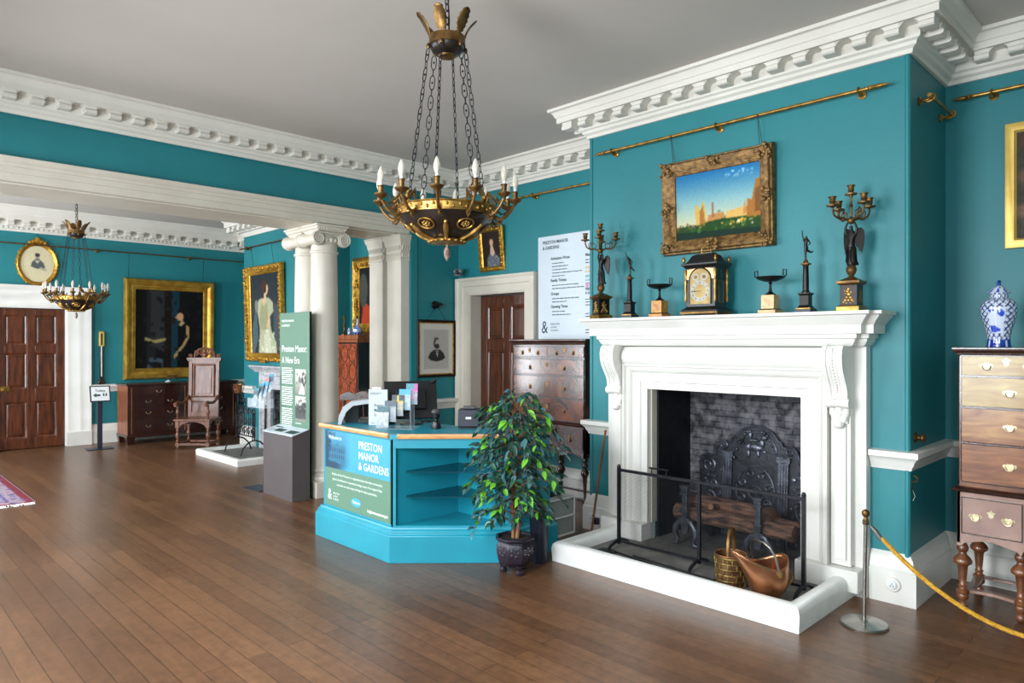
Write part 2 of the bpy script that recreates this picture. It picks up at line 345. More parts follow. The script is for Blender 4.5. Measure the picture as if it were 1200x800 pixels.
b.box(6.0, 6.05, 5.4, 6.65, -.1, 2.4); b.box(XR+.1, 6.0, 5.4, 6.65, -.1, -.002); b.box(XR+.15, 6.0, 5.4, 5.5, 0, 2.4); b.box(XR+.15, 6.0, 6.54, 6.65, 0, 2.4)
S('wall_right', b, 'teal')
b = MB()
b.box(XR, XR+.15, YM1, 9.28, 0, ZC); b.box(XB, XR+.15, 9.28, 9.55, 0, ZC); b.box(XB, XR+.15, 10.12, 11.16, 0, ZC); b.box(XB, XR+.15, 9.55, 10.12, .95, ZC); b.box(5.3, XR+.15, 9.55, 10.12, 0, .95)
b.box(XR, XR+.15, 11.16, YF, 0, ZC)
S('wall_right', b, 'teal')
b = MB(); b.box(4.93, XR+.15, YM0, YM1, 0, ZC); b.box(4.93, 5.02, YM0-.02, YM0, 0, 3.5); b.box(XL, 4.93, YM0+.02, YM1-.02, 3.11, ZC)
S('wall_middle', b, 'teal')
b = MB(); b.box(XL-.15, 1.83, YF, YF+.15, 0, ZC); b.box(2.74, XR+.15, YF, YF+.15, 0, ZC); b.box(1.83, 2.74, YF, YF+.15, 2.21, ZC); b.box(1.8, 2.8, YF+.13, YF+.15, 0, 2.3)
S('wall_far', b, 'teal')
S('wall_back', MB().box(XL-.15, XR+.15, YB-.15, YB, 0, ZC), 'teal')
# window wall (opposite the fireplaces)
WY = [(-1.1,-.1), (1.7,3.1), (4.8,6.1), (8.2,9.5), (10.7,12.0)]; WZ0, WZ1 = .55, 3.15  # first window is unseen, added with its lamp to brighten the right alcove
b = MB(); y = YB
for a, c in WY: b.box(XL-.15, XL, y, a, 0, ZC); b.box(XL-.15, XL, a, c, 0, WZ0); b.box(XL-.15, XL, a, c, WZ1, ZC); y = c
b.box(XL-.15, XL, y, YF, 0, ZC); S('wall_left', b, 'teal')
for i, (a, c) in enumerate(WY):
    b = MB(); x0, x1 = XL-.12, XL-.06
    for q in (a, c-.06): b.box(x0, x1, q, q+.06, WZ0, WZ1)
    for q in (WZ0, (WZ0+WZ1)/2-.03, WZ1-.06): b.box(x0, x1, a+.06, c-.06, q, q+.06)
    for k in (1, 2): b.box(x0+.015, x1-.015, a+(c-a)*k/3-.012, a+(c-a)*k/3+.012, WZ0+.06, WZ1-.06)
    for k in (1, 3): z = WZ0+(WZ1-WZ0)*k/4; b.box(x0+.015, x1-.015, a+.06, c-.06, z-.012, z+.012)
    w = S('window_%d' % (i+1), b, 'white', smooth=0)
    MB().box(XL-.092, XL-.088, a+.05, c-.05, WZ0+.05, WZ1-.05).build('pane', 'pane', w, smooth=0)
    MB().box(XL, XL+.06, a-.05, c+.05, WZ0-.05, WZ0-.002).build('window_sill', 'white', w)
# firebox lining
b = MB(); b.box(5.36, 5.415, 2.005, 3.245, .061, 1.284); b.box(4.87, 5.36, 2.005, 2.03, .061, 1.284)
S('wall_firebox', b, 'brick', smooth=0)
b = MB(); b.box(4.87, 5.355, 3.222, 3.245, .061, 1.284)
S('wall_firebox_side', b, 'iron', smooth=0)
# cornices
prof = [(0,3.47),(.02,3.47),(.026,3.495),(.05,3.51),(.056,3.53),(.075,3.54),(.08,3.55),(.08,3.615),(.205,3.615),(.205,3.607),(.215,3.607),(.215,3.65),(.226,3.655),(.232,3.675),(.25,3.70),(.272,3.706),(.276,3.729),(0,3.729)]
def modillions(b, path, closed, z0, z1, o0, o1, wd, sp):
    n = len(path)
    for i in range(n if closed else n-1):
        a = Vector(path[i]); c = Vector(path[(i+1) % n]); d = (c-a); L = d.length; d.normalize(); nn = Vector((d.y, -d.x))
        # concave / convex corner corrections so that blocks meet the mitre
        pa = Vector(path[i-1]) if (closed or i) else None; nc = Vector(path[(i+2) % n]) if (closed or i < n-2) else None
        s0 = s1 = 0
        if pa is not None: d0 = (a-pa).normalized(); s0 = o1 if (d0.x*nn.x+d0.y*nn.y) > 0 else -o1+wd*.2
        if nc is not None: d1 = (nc-c).normalized(); s1 = o1 if -(d1.x*nn.x+d1.y*nn.y) > 0 else -o1+wd*.2
        # convex corner: run extends outwards by o1; concave: shortened
        st = -o1+wd/2+.004+sp if (pa is not None and (d0.x*nn.x+d0.y*nn.y) > 0) else o1+wd*.8
        en = L+o1-wd/2-.004 if (nc is not None and (d1.x*nn.x+d1.y*nn.y) < 0) else L-o1-wd*.8
        k = max(1, round((en-st)/sp))
        for j in range(k+1):
            p = a+d*(st+(en-st)*j/k); m0 = b.mark()
            pr = [(o0, z0+.006), (o0+(o1-o0)*.35, z0), (o1*.93, z0), (o1, z0+.008), (o1, z0+(z1-z0)*.45), (o1*.94, z0+(z1-z0)*.62), (o1*.97, z1), (o0, z1)]
            b.prism(pr, -wd/2, wd/2, 'y'); b.xf(Matrix(((nn.x, d.x, 0, p.x), (nn.y, d.y, 0, p.y), (0, 0, 1, 0), (0, 0, 0, 1))), m0)
            if j < k:   # rounded fillets at the top of each gap
                q = p+d*((en-st)/k/2); g = (en-st)/k-wd; m0 = b.mark()
                for sg in (-1, 1): b.prism([(sg*g/2, z1), (sg*g/2, z1-.03), (sg*(g/2-.01), z1-.012), (sg*(g/2-.028), z1)], o0, o1*.93, 'x')
                b.xf(Matrix(((nn.x, d.x, 0, q.x), (nn.y, d.y, 0, q.y), (0, 0, 1, 0), (0, 0, 0, 1))), m0)
near = [(XR,YM0),(XR,3.93),(XB,3.93),(XB,1.36),(XR,1.36),(XR,YB),(XL,YB),(XL,YM0)]
b = MB(); b.sweep(near, prof, closed=True); modillions(b, near, True, 3.548, 3.616, .07, .185, .085, .185)
S('trim_1', b, 'plaster', smooth=30)
far = [(XR,YF),(XR,11.16),(XB,11.16),(XB,9.28),(XR,9.28),(XR,YM1),(XL,YM1),(XL,YF)]
fprof = [(0,3.37),(.02,3.37),(.03,3.40),(.05,3.43),(.085,3.44),(.085,3.53),(.22,3.53),(.22,3.525),(.235,3.525),(.235,3.60),(.26,3.62),(.275,3.66),(.32,3.70),(.33,3.729),(0,3.729)]
b = MB(); b.sweep(far, fprof, closed=True); modillions(b, far, True, 3.445, 3.531, .08, .21, .08, .2)
for i in range(95):   # dentil row under the far cornice
    b.box(2.0-2.8+i*.065, 2.0-2.8+i*.065+.038, YF-.075, YF-.04, 3.40, 3.435)
S('trim_2', b, 'plaster', smooth=30)
# white beam over the columns
def hprof(z): return z
b = MB(); y0 = YM0-.005
b.box(XL, 4.925, YM0+.01, YM1-.01, 2.94, 3.11)
fp = [(0,2.945),(.004,2.945),(.004,3.00),(.016,3.003),(.016,3.05),(.028,3.055),(.034,3.075),(.055,3.09),(.062,3.10),(.062,3.125),(-.03,3.125),(-.03,2.945)]
b.sweep([(XL, YM0+.01), (4.925, YM0+.01)], fp); b.sweep([(4.925, YM1-.01), (XL, YM1-.01)], fp)
b.box(XL, 4.925, YM0+.09, YM1-.09, 2.93, 2.941)
S('trim_3', b, 'cream')
# dado rails and skirtings
dado = [(0,.845),(.012,.845),(.018,.865),(.03,.88),(.036,.90),(.056,.925),(.064,.93),(.064,.965),(0,.97)]
skirt = [(0,0),(.05,0),(.05,.205),(.04,.215),(.04,.235),(.03,.25),(.026,.28),(.012,.30),(0,.315)]
paths = [[(XB,1.585),(XB,1.36),(XR,1.36),(XR,YB),(XL,YB)], [(XR,5.33),(XR,3.93),(XB,3.93),(XB,3.66)], [(5.02,YM0),(XR-.07,YM0)],
         [(XR,YF),(XR,11.16),(XB,11.16),(XB,10.71)], [(XB,9.29),(XB,9.28),(XR,9.28),(XR,YM1),(4.93,YM1)], [(3.085,YF),(XR,YF)]]
b = MB(); c = MB(); c2 = MB()
for p in paths: b.sweep(p, dado); (c).sweep(p, skirt)
S('trim_4', b, 'white'); S('baseboard_right', c, 'white')
# doors
def door(n, loc, rz, w, h, cw, depth, cmat, handle, first_z=.22):
    d = bpy.data.objects.new('door_%d' % n, None); C.objects.link(d); d.location = loc; d.rotation_euler = (0,0,rz); struct(d)
    b = MB(); path = [(-w/2, 0), (-w/2, h), (w/2, h), (w/2, 0)]
    b.sweep(path, [(0,0),(0,.02),(-.02,.024),(-.02,.032),(-cw*.45,.034),(-cw*.5,.045),(-cw*.62,.05),(-cw*.8,.05),(-cw*.9,.07),(-cw,.075),(-cw,0)], plane='y')
    b.sweep(path, [(0,.005),(.012,.005),(.012,-depth),(0,-depth)], plane='y')
    for s in (-1, 1): b.box(s*(w/2+cw/2)-cw/2-.004, s*(w/2+cw/2)+cw/2+.004, -.085, 0, 0, first_z)
    b.build('casing', cmat, d)
    b = MB(); lw = w-.03; lh = h-.02; y = depth; mg = .105; cs = .1; pw = (lw-2*mg-cs)/2
    rows = [(.2, .73), (.86, 1.56 if h > 2.22 else 1.5), (1.68 if h > 2.22 else 1.61, lh-.12)] if h > 2.22 else [(.17,.74),(.94,1.5),(1.62,lh-.1)]
    b.box(-lw/2, lw/2, y+.02, y+.045, .008, lh)
    for x0 in (-lw/2, -cs/2, lw/2-mg): b.box(x0, x0+(cs if x0 == -cs/2 else mg), y, y+.03, .008, lh)
    zs = [.008]+[v for r in rows for v in r]+[lh]
    for i in range(0, len(zs), 2):
        for x0 in (-lw/2+mg, cs/2): b.box(x0, x0+pw, y, y+.03, zs[i], zs[i+1])
    b.build('leaf', 'maho', d, bevel=.004)
    for x0 in (-lw/2+mg, cs/2):
        for z0, z1 in rows:
            q = MB(); q.sweep([(x0, z0), (x0, z1), (x0+pw, z1), (x0+pw, z0)], [(0,-y),(.012,-y-.004),(.022,-y-.012),(.03,-y-.018),(.055,-y-.006),(.06,-y-.006),(.06,-y-.025),(0,-y-.025)], closed=True, plane='y')
            q.box(x0+.05, x0+pw-.05, y+.006, y+.022, z0+.05, z1-.05)
            q.build('panel', 'maho', d)
    if handle:
        MB().box(-lw/2+.03, -lw/2+.17, y-.012, y, .9, .985).build('lock_plate', 'brass', d, bevel=.003)
        k = MB(); k.lathe([(.012,0),(.012,.03),(.028,.045),(.03,.06),(.02,.072),(0,.075)]); k.xf(Matrix.Translation((-lw/2+.08, y-.01, .945)) @ Matrix.Rotation(PI/2, 4, 'X')); k.build('door_knob', 'brass', d)
    return d
door(1, (XR, 6.02, 0), W, .96, 2.25, .2, .17, 'cream', False)
door(2, (2.285, YF, 0), 0, .93, 2.21, .34, .04, 'white', True)
# ---------------------------------------------------------------- daylight through the windows
def window_light(y0, y1, power, tilt, col=(.90,.95,1)):
    l = bpy.data.lights.new('daylight', 'AREA'); l.shape = 'RECTANGLE'; l.size = 2.6; l.size_y = y1-y0; l.energy = power; l.color = col
    o = bpy.data.objects.new('daylight', l); C.objects.link(o); o.location = (XL-.2, (y0+y1)/2, (WZ0+WZ1)/2); o.rotation_euler = (0, -PI/2+tilt, 0)
for (a, c), p, tl in zip(WY, (170, 330, 220, 260, 260), (.6, .6, .7, .1, .1)): window_light(a, c, p, tl)
wd = bpy.data.worlds.new('sky'); bpy.context.scene.world = wd; wd.use_nodes = True
wd.node_tree.nodes['Background'].inputs[0].default_value = (.62,.78,1,1); wd.node_tree.nodes['Background'].inputs[1].default_value = 1.0
cam = bpy.data.cameras.new('camera'); co = bpy.data.objects.new('camera', cam); C.objects.link(co); bpy.context.scene.camera = co
cam.sensor_width = 36; cam.lens = 815/1200*36; cam.shift_y = 2/1200; cam.clip_start = .05
th = math.radians(44.6); co.location = (0, 0, 1.65); co.rotation_euler = (PI/2, 0, -th)
sc = bpy.context.scene; sc.view_settings.view_transform = 'Standard'; sc.view_settings.look = 'None'; sc.view_settings.gamma = 1; sc.view_settings.use_curve_mapping = False; sc.view_settings.exposure = .2
# ================================================================ columns
def ionic(name, label, loc):
    t = thing(name, label, 'column', loc)
    MB().box(-.2, .2, -.2, .2, 0, .17).build('plinth', 'cream', t, bevel=.004)
    b = MB(); b.lathe([(.195,.17),(.2,.185),(.2,.205),(.192,.22),(.175,.225),(.168,.235),(.168,.25),(.176,.262),(.182,.275),(.176,.29),(.164,.295),(.16,.31)], seg=40); b.build('base', 'cream', t)
    b = MB(); b.lathe([(.16,.31),(.158,.33),(.157,.9),(.153,1.6),(.146,2.2),(.139,2.62),(.142,2.625),(.152,2.632),(.155,2.642),(.152,2.652),(.14,2.656),(.138,2.73)], seg=48)
    b.build('shaft', 'cream', t)
    b = MB()
    b.lathe([(.138,2.73),(.146,2.735),(.162,2.76),(.165,2.785),(.15,2.80),(.14,2.82)], seg=40)
    for i in range(20):
        a = 2*PI*i/20; b.ball((.16*math.cos(a), .16*math.sin(a), 2.768), .017, 8, sz=1.4)
    b.box(-.165, .165, -.13, .13, 2.80, 2.86)
    m0 = b.mark()   # cushion between the volutes
    for s in (-1, 1):
        # bolster between paired volutes: concave drum along y
        m1 = b.mark(); b.lathe([(.072,-.165),(.078,-.155),(.078,-.135),(.066,-.12),(.058,-.06),(.056,0),(.058,.06),(.066,.12),(.078,.135),(.078,.155),(.072,.165)], seg=24)
        b.xf(Matrix.Translation((s*.155, 0, 2.775)) @ Matrix.Rotation(PI/2, 4, 'X'), m1)
        for f in (-1, 1):
            pts = []
            for k in range(46):
                a = k/45*4.6*PI; r = .072*(1-k/45*.82); pts.append((s*(.155-0)+(-s)*r*math.cos(a+PI/2)*1, f*.170, 2.775+r*math.sin(a+PI/2)))
            b.tube(pts, [.012*(1-.5*k/45) for k in range(46)], 6); m1 = b.mark(); b.lathe([(.013,0),(.012,.012),(0,.016)], seg=12); b.xf(Matrix.Translation((s*.155, f*.16, 2.775)) @ Matrix.Rotation(-f*PI/2, 4, 'X'), m1)
    for f in (-1, 1): b.tube([(-.155, f*.166, 2.847), (-.05, f*.166, 2.838), (.05, f*.166, 2.838), (.155, f*.166, 2.847)], .009, 6)
    b.build('capital', 'cream', t)
    b = MB(); b.sweep(rect_path(.31, .31), [(.02,2.86),(-.004,2.86),(-.01,2.875),(-.024,2.89),(-.026,2.905),(-.04,2.91),(-.04,2.929),(.02,2.929)], closed=True); b.box(-.15,.15,-.15,.15,2.862,2.928)
    for f in (-1, 1):
        for i in range(11):
            x = -.155+.031*i; b.ball((x, f*.172, 2.885), .011, 6, sz=1.3); b.ball((f*.172, x, 2.885), .011, 6, sz=1.3)
    b.build('abacus', 'cream', t); return t
c1 = ionic('ionic_column', 'front round white column with scrolled capital, just behind the green banner', (3.90, 6.90, 0))
c2 = copy_tree(c1); c2.location = (3.90, 7.26, 0); c2['label'] = 'rear round white column, partly hidden behind the front scrolled column'
def pilaster(label, loc):
    t = thing('square_pilaster', label, 'pilaster', loc)   # origin at the front corner, x into the pier
    MB().box(-.02, .119, -.015, .30, 0, .17).build('plinth', 'cream', t, bevel=.003)
    b = MB(); b.sweep([(.119,0),(0,0),(0,.285),(.119,.285)][::-1], [(0,.17),(.02,.17),(.026,.19),(.02,.21),(.01,.22),(.014,.24),(.02,.26),(.01,.285),(0,.29)]); b.build('base', 'cream', t)
    MB().box(0, .119, 0, .285, .17, 2.66).build('shaft', 'cream', t, bevel=.002)
    b = MB(); b.box(0, .119, 0, .285, 2.66, 2.93)
    b.sweep([(.119,0),(0,0),(0,.285),(.119,.285)][::-1], [(-.01,2.63),(.006,2.63),(.012,2.642),(.006,2.654),(.002,2.66),(.002,2.72),(.008,2.725),(.01,2.74),(.004,2.745),(.006,2.79),(.018,2.81),(.02,2.82),(.026,2.86),(.04,2.88),(.042,2.91),(.05,2.915),(.05,2.929),(-.01,2.929)])
    for i in range(9): b.tube([(-.006, .016+.031*i, 2.67), (-.012, .016+.031*i, 2.715)], .009, 6); b.tube([(-.010, .016+.031*i, 2.75), (-.024, .016+.031*i, 2.80)], .010, 6)
    for i in range(4): b.tube([(.014+.031*i, -.006, 2.67), (.014+.031*i, -.012, 2.715)], .009, 6); b.tube([(.014+.031*i, -.010, 2.75), (.014+.031*i, -.024, 2.80)], .010, 6)
    b.build('capital', 'cream', t); return t
pilaster('front square white pilaster at the near edge of the opening', (4.81, 6.735, 0))
pilaster('rear square white pilaster on the far side of the opening', (4.81, 7.115, 0))
# ================================================================ main chimneypiece
t = thing('fireplace_surround', 'large white chimneypiece with scroll corbels and deep mantel shelf', 'fireplace', (0, 0, 0))
b = MB(); b.box(4.78, XB, 1.59, 2.0, .0, 1.63); b.box(4.78, XB, 3.25, 3.67, 0, 1.63); b.box(4.78, XB, 2.0, 3.25, 1.285, 1.63); b.build('back_slab', 'white', t, bevel=.003)
b = MB(); P = [(3.455, .19), (3.455, 1.45), (1.81, 1.45), (1.81, .19)]; P2 = [(3.25, .19), (3.25, 1.28), (2.0, 1.28), (2.0, .19)]
# architrave: nested steps toward the opening, swept in the wall plane (profile: across, height off the slab)
m0 = b.mark(); b.sweep([(-2.0, .19), (-2.0, 1.28), (-3.25, 1.28), (-3.25, .19)][::-1], [(0,0),(0,.035),(-.055,.035),(-.062,.05),(-.13,.05),(-.14,.075),(-.155,.085),(-.165,.07),(-.175,.07),(-.185,.095),(-.2,.10),(-.2,0)], plane='y')
b.xf(Matrix(((0,1,0,4.78),(-1,0,0,0),(0,0,1,0),(0,0,0,1))), m0)
b.build('architrave', 'white', t)
b = MB(); pr = [(4.79,1.452)]+[(4.70-.045*math.sin(PI*k/10), 1.455+.165*k/10) for k in range(11)]+[(4.79,1.622)]
b.prism([(x, z) for x, z in pr], 1.80, 3.44, 'y'); b.build('pulvinated_frieze', 'white', t)
for y0, y1 in ((1.665, 1.79), (3.46, 3.585)):
    b = MB(); b.box(4.72, 4.785, y0, y1, .2, 1.63); b.box(4.705, 4.73, y0+.025, y1-.025, .24, 1.12); b.build('pilaster', 'white', t, bevel=.003)
    b = MB()
    def cor(a, off): return [(4.73, 1.632), (4.595-off, 1.632), (4.575-off, 1.61), (4.565-off, 1.57), (4.568-off, 1.52), (4.585-off, 1.47), (4.615-off, 1.42), (4.645-off, 1.375), (4.66-off, 1.335), (4.663-off, 1.29), (4.73, 1.29)]
    w = (y1-y0)
    b.prism(cor(0, 0), y0, y1, 'y'); b.prism(cor(0, .008), y0-.003, y0+w*.2, 'y'); b.prism(cor(0, .008), y1-w*.2, y1+.003, 'y'); b.prism(cor(0, .004), y0+w*.3, y0+w*.38, 'y'); b.prism(cor(0, .004), y0+w*.62, y0+w*.70, 'y')
    for k in range(16):   # pearls
        cc = cor(0, 0)[2:-2]; f = k/15*(len(cc)-1.001); i = int(f); fr = f-i; b.ball((cc[i][0]*(1-fr)+cc[i+1][0]*fr-.002, (y0+y1)/2, cc[i][1]*(1-fr)+cc[i+1][1]*fr), .0085, 8)
    m0 = b.mark(); b.lathe([(.0,-w/2-.012),(.03,-w/2-.012),(.034,-w/2+.01),(.028,-w*.2),(.028,w*.2),(.034,w/2-.01),(.03,w/2+.012),(0,w/2+.012)], seg=18); b.xf(Matrix.Translation((4.672, (y0+y1)/2, 1.262)) @ Matrix.Rotation(PI/2, 4, 'X'), m0)
    b.build('corbel', 'white', t, smooth=40)
    b = MB(); yc = (y0+y1)/2
    for k, (dy, dz, rr) in enumerate([(-.042,1.2,.024),(.042,1.2,.024),(-.03,1.165,.024),(.03,1.165,.024),(0,1.19,.03),(0,1.15,.028),(-.018,1.14,.02),(.018,1.14,.02),(-.046,1.225,.02),(.046,1.225,.02),(0,1.225,.03)]): b.ball((4.70, yc+dy, dz), rr, 10, sx=.9, sz=1.3)
    b.ball((4.692, yc, 1.12), .036, 14, sz=.75); b.box(4.70, 4.73, y0+.012, y1-.012, 1.13, 1.24)
    b.build('acanthus_drop', 'white', t)
b = MB(); core = [(XB, 3.665), (4.735, 3.665), (4.735, 3.615), (4.665, 3.615), (4.665, 1.645), (4.735, 1.645), (4.735, 1.595), (XB, 1.595)][::-1]
core = core[::-1]
mp_ = [(-.02,1.63),(.004,1.63),(.02,1.642),(.034,1.664),(.036,1.676),(.05,1.684),(.052,1.71),(.092,1.712),(.092,1.766),(.10,1.77),(.112,1.792),(.135,1.815),(.142,1.826),(.158,1.832),(.162,1.852),(-.02,1.852)]
# right-of-travel must point into the room: travel -Y along the front
b.sweep([(XB, 3.665), (4.735, 3.665), (4.735, 3.615), (4.665, 3.615), (4.665, 1.645), (4.735, 1.645), (4.735, 1.595), (XB, 1.595)], mp_)
b.prism([(XB,3.66),(4.74,3.66),(4.74,3.61),(4.67,3.61),(4.67,1.65),(4.74,1.65),(4.74,1.6),(XB,1.6)], 1.632, 1.851, 'z')
b.build('mantel_shelf', 'white', t)
for y0, y1 in ((1.60, 2.005), (3.245, 3.66)):
    MB().box(4.655, 4.80, y0, y1, .055, .195).build('foot_block', 'white', t, bevel=.006)
MB().box(4.80, 4.90, 1.995, 2.01, .19, 1.285).build('inner_reveal', 'cream', t); MB().box(4.80, 4.90, 3.24, 3.25, .19, 1.285).build('inner_reveal', 'cream', t)
# hearth
h = thing('hearth_kerb', 'white rounded stone kerb around the large fireplace hearth', 'hearth', (0, 0, 0))
kp = [(-.06,0),(.045,0),(.05,.10),(.042,.128),(.022,.146),(-.005,.15),(-.035,.143),(-.052,.125),(-.058,.09),(-.06,.055)]
b = MB(); b.sweep([(4.80, 3.50), (3.97, 3.50), (3.97, 1.71), (4.80, 1.71)], kp); b.build('kerb', 'kerb', h)
b = MB(); b.box(3.98, 4.80, 1.73, 3.48, .0, .058); b.box(4.80, 5.355, 2.01, 3.24, 0, .058); S('floor', b, 'slab')
# fireback
t = thing('fireback', 'arched cast iron fireback with crest and scrolls standing in the hearth', 'fireback', (5.30, 2.60, .06), W, scale=(1,1,.94))
t.rotation_euler = (-.05, 0, W)
def arch(w):
    p = [(-.50,0),(-.50,.66),(-.42,.70),(-.36,.70),(-.33,.80),(-.22,.82),(-.2,.86)]; p += [(.2*-math.cos(PI*k/14), .78+.2*math.sin(PI*k/14)) for k in range(2, 13)]; return p+[(.2,.86),(.22,.82),(.33,.80),(.36,.70),(.42,.70),(.50,.66),(.50,0)]
b = MB(); b.prism(arch(1), -.02, .015, 'y'); b.build('plate', 'plate', t)
b = MB(); ap = [Vector((x, -.024, z)) for x, z in arch(1)[1:-1]]; b.tube(ap, .013, 6)
b.tube([(-.17*math.cos(a), -.024, .76+.17*math.sin(a)) for a in [PI*k/16 for k in range(17)]], .009, 6)
for s in (-1, 1):
    b.box(s*.235-.04, s*.235+.04, -.045, -.018, .02, .72); b.box(s*.235-.052, s*.235+.052, -.05, -.018, .70, .745)
    for k in (-1, 0, 1): b.tube([(s*.235+k*.022, -.047, .05), (s*.235+k*.022, -.047, .68)], .005, 5)
def spiral(b, cx, cz, r, turns, s=1, ph=0, y=-.026, w=.014, n=26):
    b.tube([(cx+s*r*(1-k/n*.85)*math.cos(ph+turns*2*PI*k/n), y, cz+r*(1-k/n*.85)*math.sin(ph+turns*2*PI*k/n)) for k in range(n+1)], [w*(1-.45*k/n) for k in range(n+1)], 6)
for s in (-1, 1):
    spiral(b, s*.41, .60, .075, 1.6, s, 0); spiral(b, s*.37, .45, .065, 1.4, -s, 1); spiral(b, s*.41, .30, .08, 1.6, s, 2); spiral(b, s*.36, .16, .07, 1.5, -s, 1); spiral(b, s*.28, .79, .045, 1.4, s, 0); spiral(b, s*.44, .1, .05, 1.2, s, 3)
    for k in range(26): b.ball((s*rnd.uniform(.29,.48), -.024, rnd.uniform(.05,.66)), rnd.uniform(.01,.022), 8, sy=.6)
    spiral(b, s*.13, .12, .05, 1.3, s, 1); spiral(b, s*.06, .22, .03, 1.2, -s, 2)
    for k in range(7): b.ball((s*(.05+.022*k), -.03, .955-.012*k*k*.55-.02), .014, 8)
b.build('scrollwork', 'fback', t)
b = MB(); b.tube([(.16*math.cos(a), -.024, .42+.22*math.sin(a)) for a in [2*PI*k/30 for k in range(30)]], .008, 6, closed=True)
for i in range(8):
    a = 2*PI*i/8+.3; spiral(b, .115*math.cos(a), .42+.165*math.sin(a), .034, 1.2, 1, a)
b.lathe([(0,0),(.035,0),(.03,.01),(.016,.012),(0,.02)], seg=16); b.xf(Matrix.Translation((0,-.02,.42)) @ Matrix.Rotation(PI/2, 4, 'X'), b.mark()-16*5)
b.tube([(.055*math.cos(a), -.026, .42+.055*math.sin(a)) for a in [2*PI*k/16 for k in range(16)]], .006, 6, closed=True); b.build('central_wheel', 'fback', t)
b = MB()  # beast on the crest
for x, z, r, sx, sz in ((0,.80,.045,1.5,.8),(.05,.84,.03,.8,1.4),(.07,.89,.024,1.3,.9),(-.06,.80,.03,.9,1.2),(-.02,.86,.03,1.6,.6),(-.05,.90,.02,.8,1.8),(.02,.75,.016,.8,2.4),(-.06,.745,.016,.8,2.4),(.07,.77,.015,1.6,.9)): b.ball((x, -.028, z), r, 10, sx=sx, sz=sz, sy=.5)
b.tube([(-.08,-.03,.8),(-.12,-.03,.84),(-.1,-.03,.88),(-.13,-.03,.9)], .008, 6); b.build('crest_beast', 'fback', t)
# fire dogs
def firedog(label, y):
    t = thing('fire_dog', label, 'fire dog', (4.80, y, .06), W, 'pair of iron fire dogs')
    b = MB(); b.fru(0, 0, .16, .05, .045, .42, .042, .04); b.box(-.034, .034, -.03, .03, .40, .425); b.box(-.028, .028, -.025, .025, .425, .46); b.box(-.036,.036,-.032,.032,.455,.475)
    b.box(-.034,.034,-.03,.03,.27,.285); b.build('standard', 'fback', t, bevel=.003)
    for s in (-1, 1):
        b = MB(); b.tube([(s*.01,0,.2),(s*.05,0,.19),(s*.085,0,.14),(s*.09,0,.09),(s*.065,0,.05),(s*.08,0,.015),(s*.12,0,.012)], [.02,.024,.026,.024,.02,.018,.012], 8); b.build('scroll_foot', 'fback', t)
    MB().fru(0, .0, .1, .05, .035, .22, .085, .04).build('heart_plate', 'fback', t, bevel=.006)
    b = MB(); b.box(-.015, .015, .02, .42, .15, .175); b.box(-.015, .015, .39, .42, 0, .16); b.build('billet_bar', 'iron', t)
firedog('left iron fire dog holding the logs, nearer the dark side wall', 2.93); firedog('right iron fire dog holding the logs, behind the copper scuttle', 2.33)
# logs
def logm(label, pts, rr, seed):
    r = random.Random(seed); n = 10; P = [Vector(p) for p in pts]; q = []
    for k in range(n+1):
        f = k/n*(len(P)-1); i = min(int(f), len(P)-2); q.append(P[i].lerp(P[i+1], f-i)+Vector((r.uniform(-1,1),r.uniform(-1,1),r.uniform(-1,1)))*rr*.06)
    b = MB(); b.tube([v-P[0] for v in q], [rr*r.uniform(.93,1.07) for _ in q], 14); b.mi[-1] = 1; b.mi[-2] = 1
    o = b.build('log', ['log', 'logend'], smooth=50); o.location = P[0]; return tag(o, label, 'log')
logm('thick lower log lying across both fire dogs at the front', [(4.895,3.06,.305),(4.885,2.6,.30),(4.885,2.10,.298)], .062, 1)
LG = logm('upper log resting behind, with a cut branch stub', [(4.96,2.98,.40),(4.955,2.70,.395),(4.95,2.30,.39)], .053, 2)
logm('split log end sticking out to the right behind the fire dog', [(5.03,2.62,.30),(5.02,2.4,.298),(5.02,2.10,.295)], .056, 3)
q = MB(); q.tube([(0,0,0),(-.10,.01,.012)], .022, 12); q.mi[-1] = 1; q = q.build('branch_stub', ['log','logend'], LG); q.location = (-.045,-.27,-.012)
logm('rough log lying at the back against the fireback', [(5.155,2.92,.305),(5.155,2.35,.305)], .066, 5)
# fire screen
t = thing('fire_screen', 'black mesh fire screen standing across the large hearth', 'fire screen', (4.40, 2.555, .06), W)
hw = .72
for x, r_ in ((-hw, 0), (-.02, 0), (hw, 0)):
    b = MB(); b.box(x-.011, x+.011, -.011, .011, .03, .62 if x != -.02 else .6)
    if x != -.02: b.lathe([(.014,.62),(.016,.63),(.01,.645),(0,.65)], (x,0,0), 8)
    b.build('post', 'iron', t)
b = MB(); b.box(-hw, hw, -.01, .01, .595, .615); b.box(-hw, hw, -.008, .008, .045, .06); b.build('rail', 'iron', t)
b = MB(); b.tube([(-.42,0,.61),(-.42,0,.655),(-.29,0,.655),(-.29,0,.61)], .006, 6); b.tube([(-.44,0,.655),(-.27,0,.655)], .007, 6); b.build('lifting_handle', 'iron', t)
for x in (-hw, -.02, hw):
    b = MB(); b.tube([(x,-.14,.0),(x,-.11,.03),(x,-.04,.055),(x,.04,.055),(x,.11,.03),(x,.14,.0)], .012, 8); b.build('arched_foot', 'iron', t)
b = MB()
for i in range(1, 170): x = -hw+2*hw*i/170; b.tube([(x,0,.05),(x,0,.6)], .00075, 3)
for i in range(1, 66): z = .05+.55*i/66; b.tube([(-hw,0,z),(hw,0,z)], .00075, 3)
b.build('wire_mesh', 'iron', t, smooth=0)
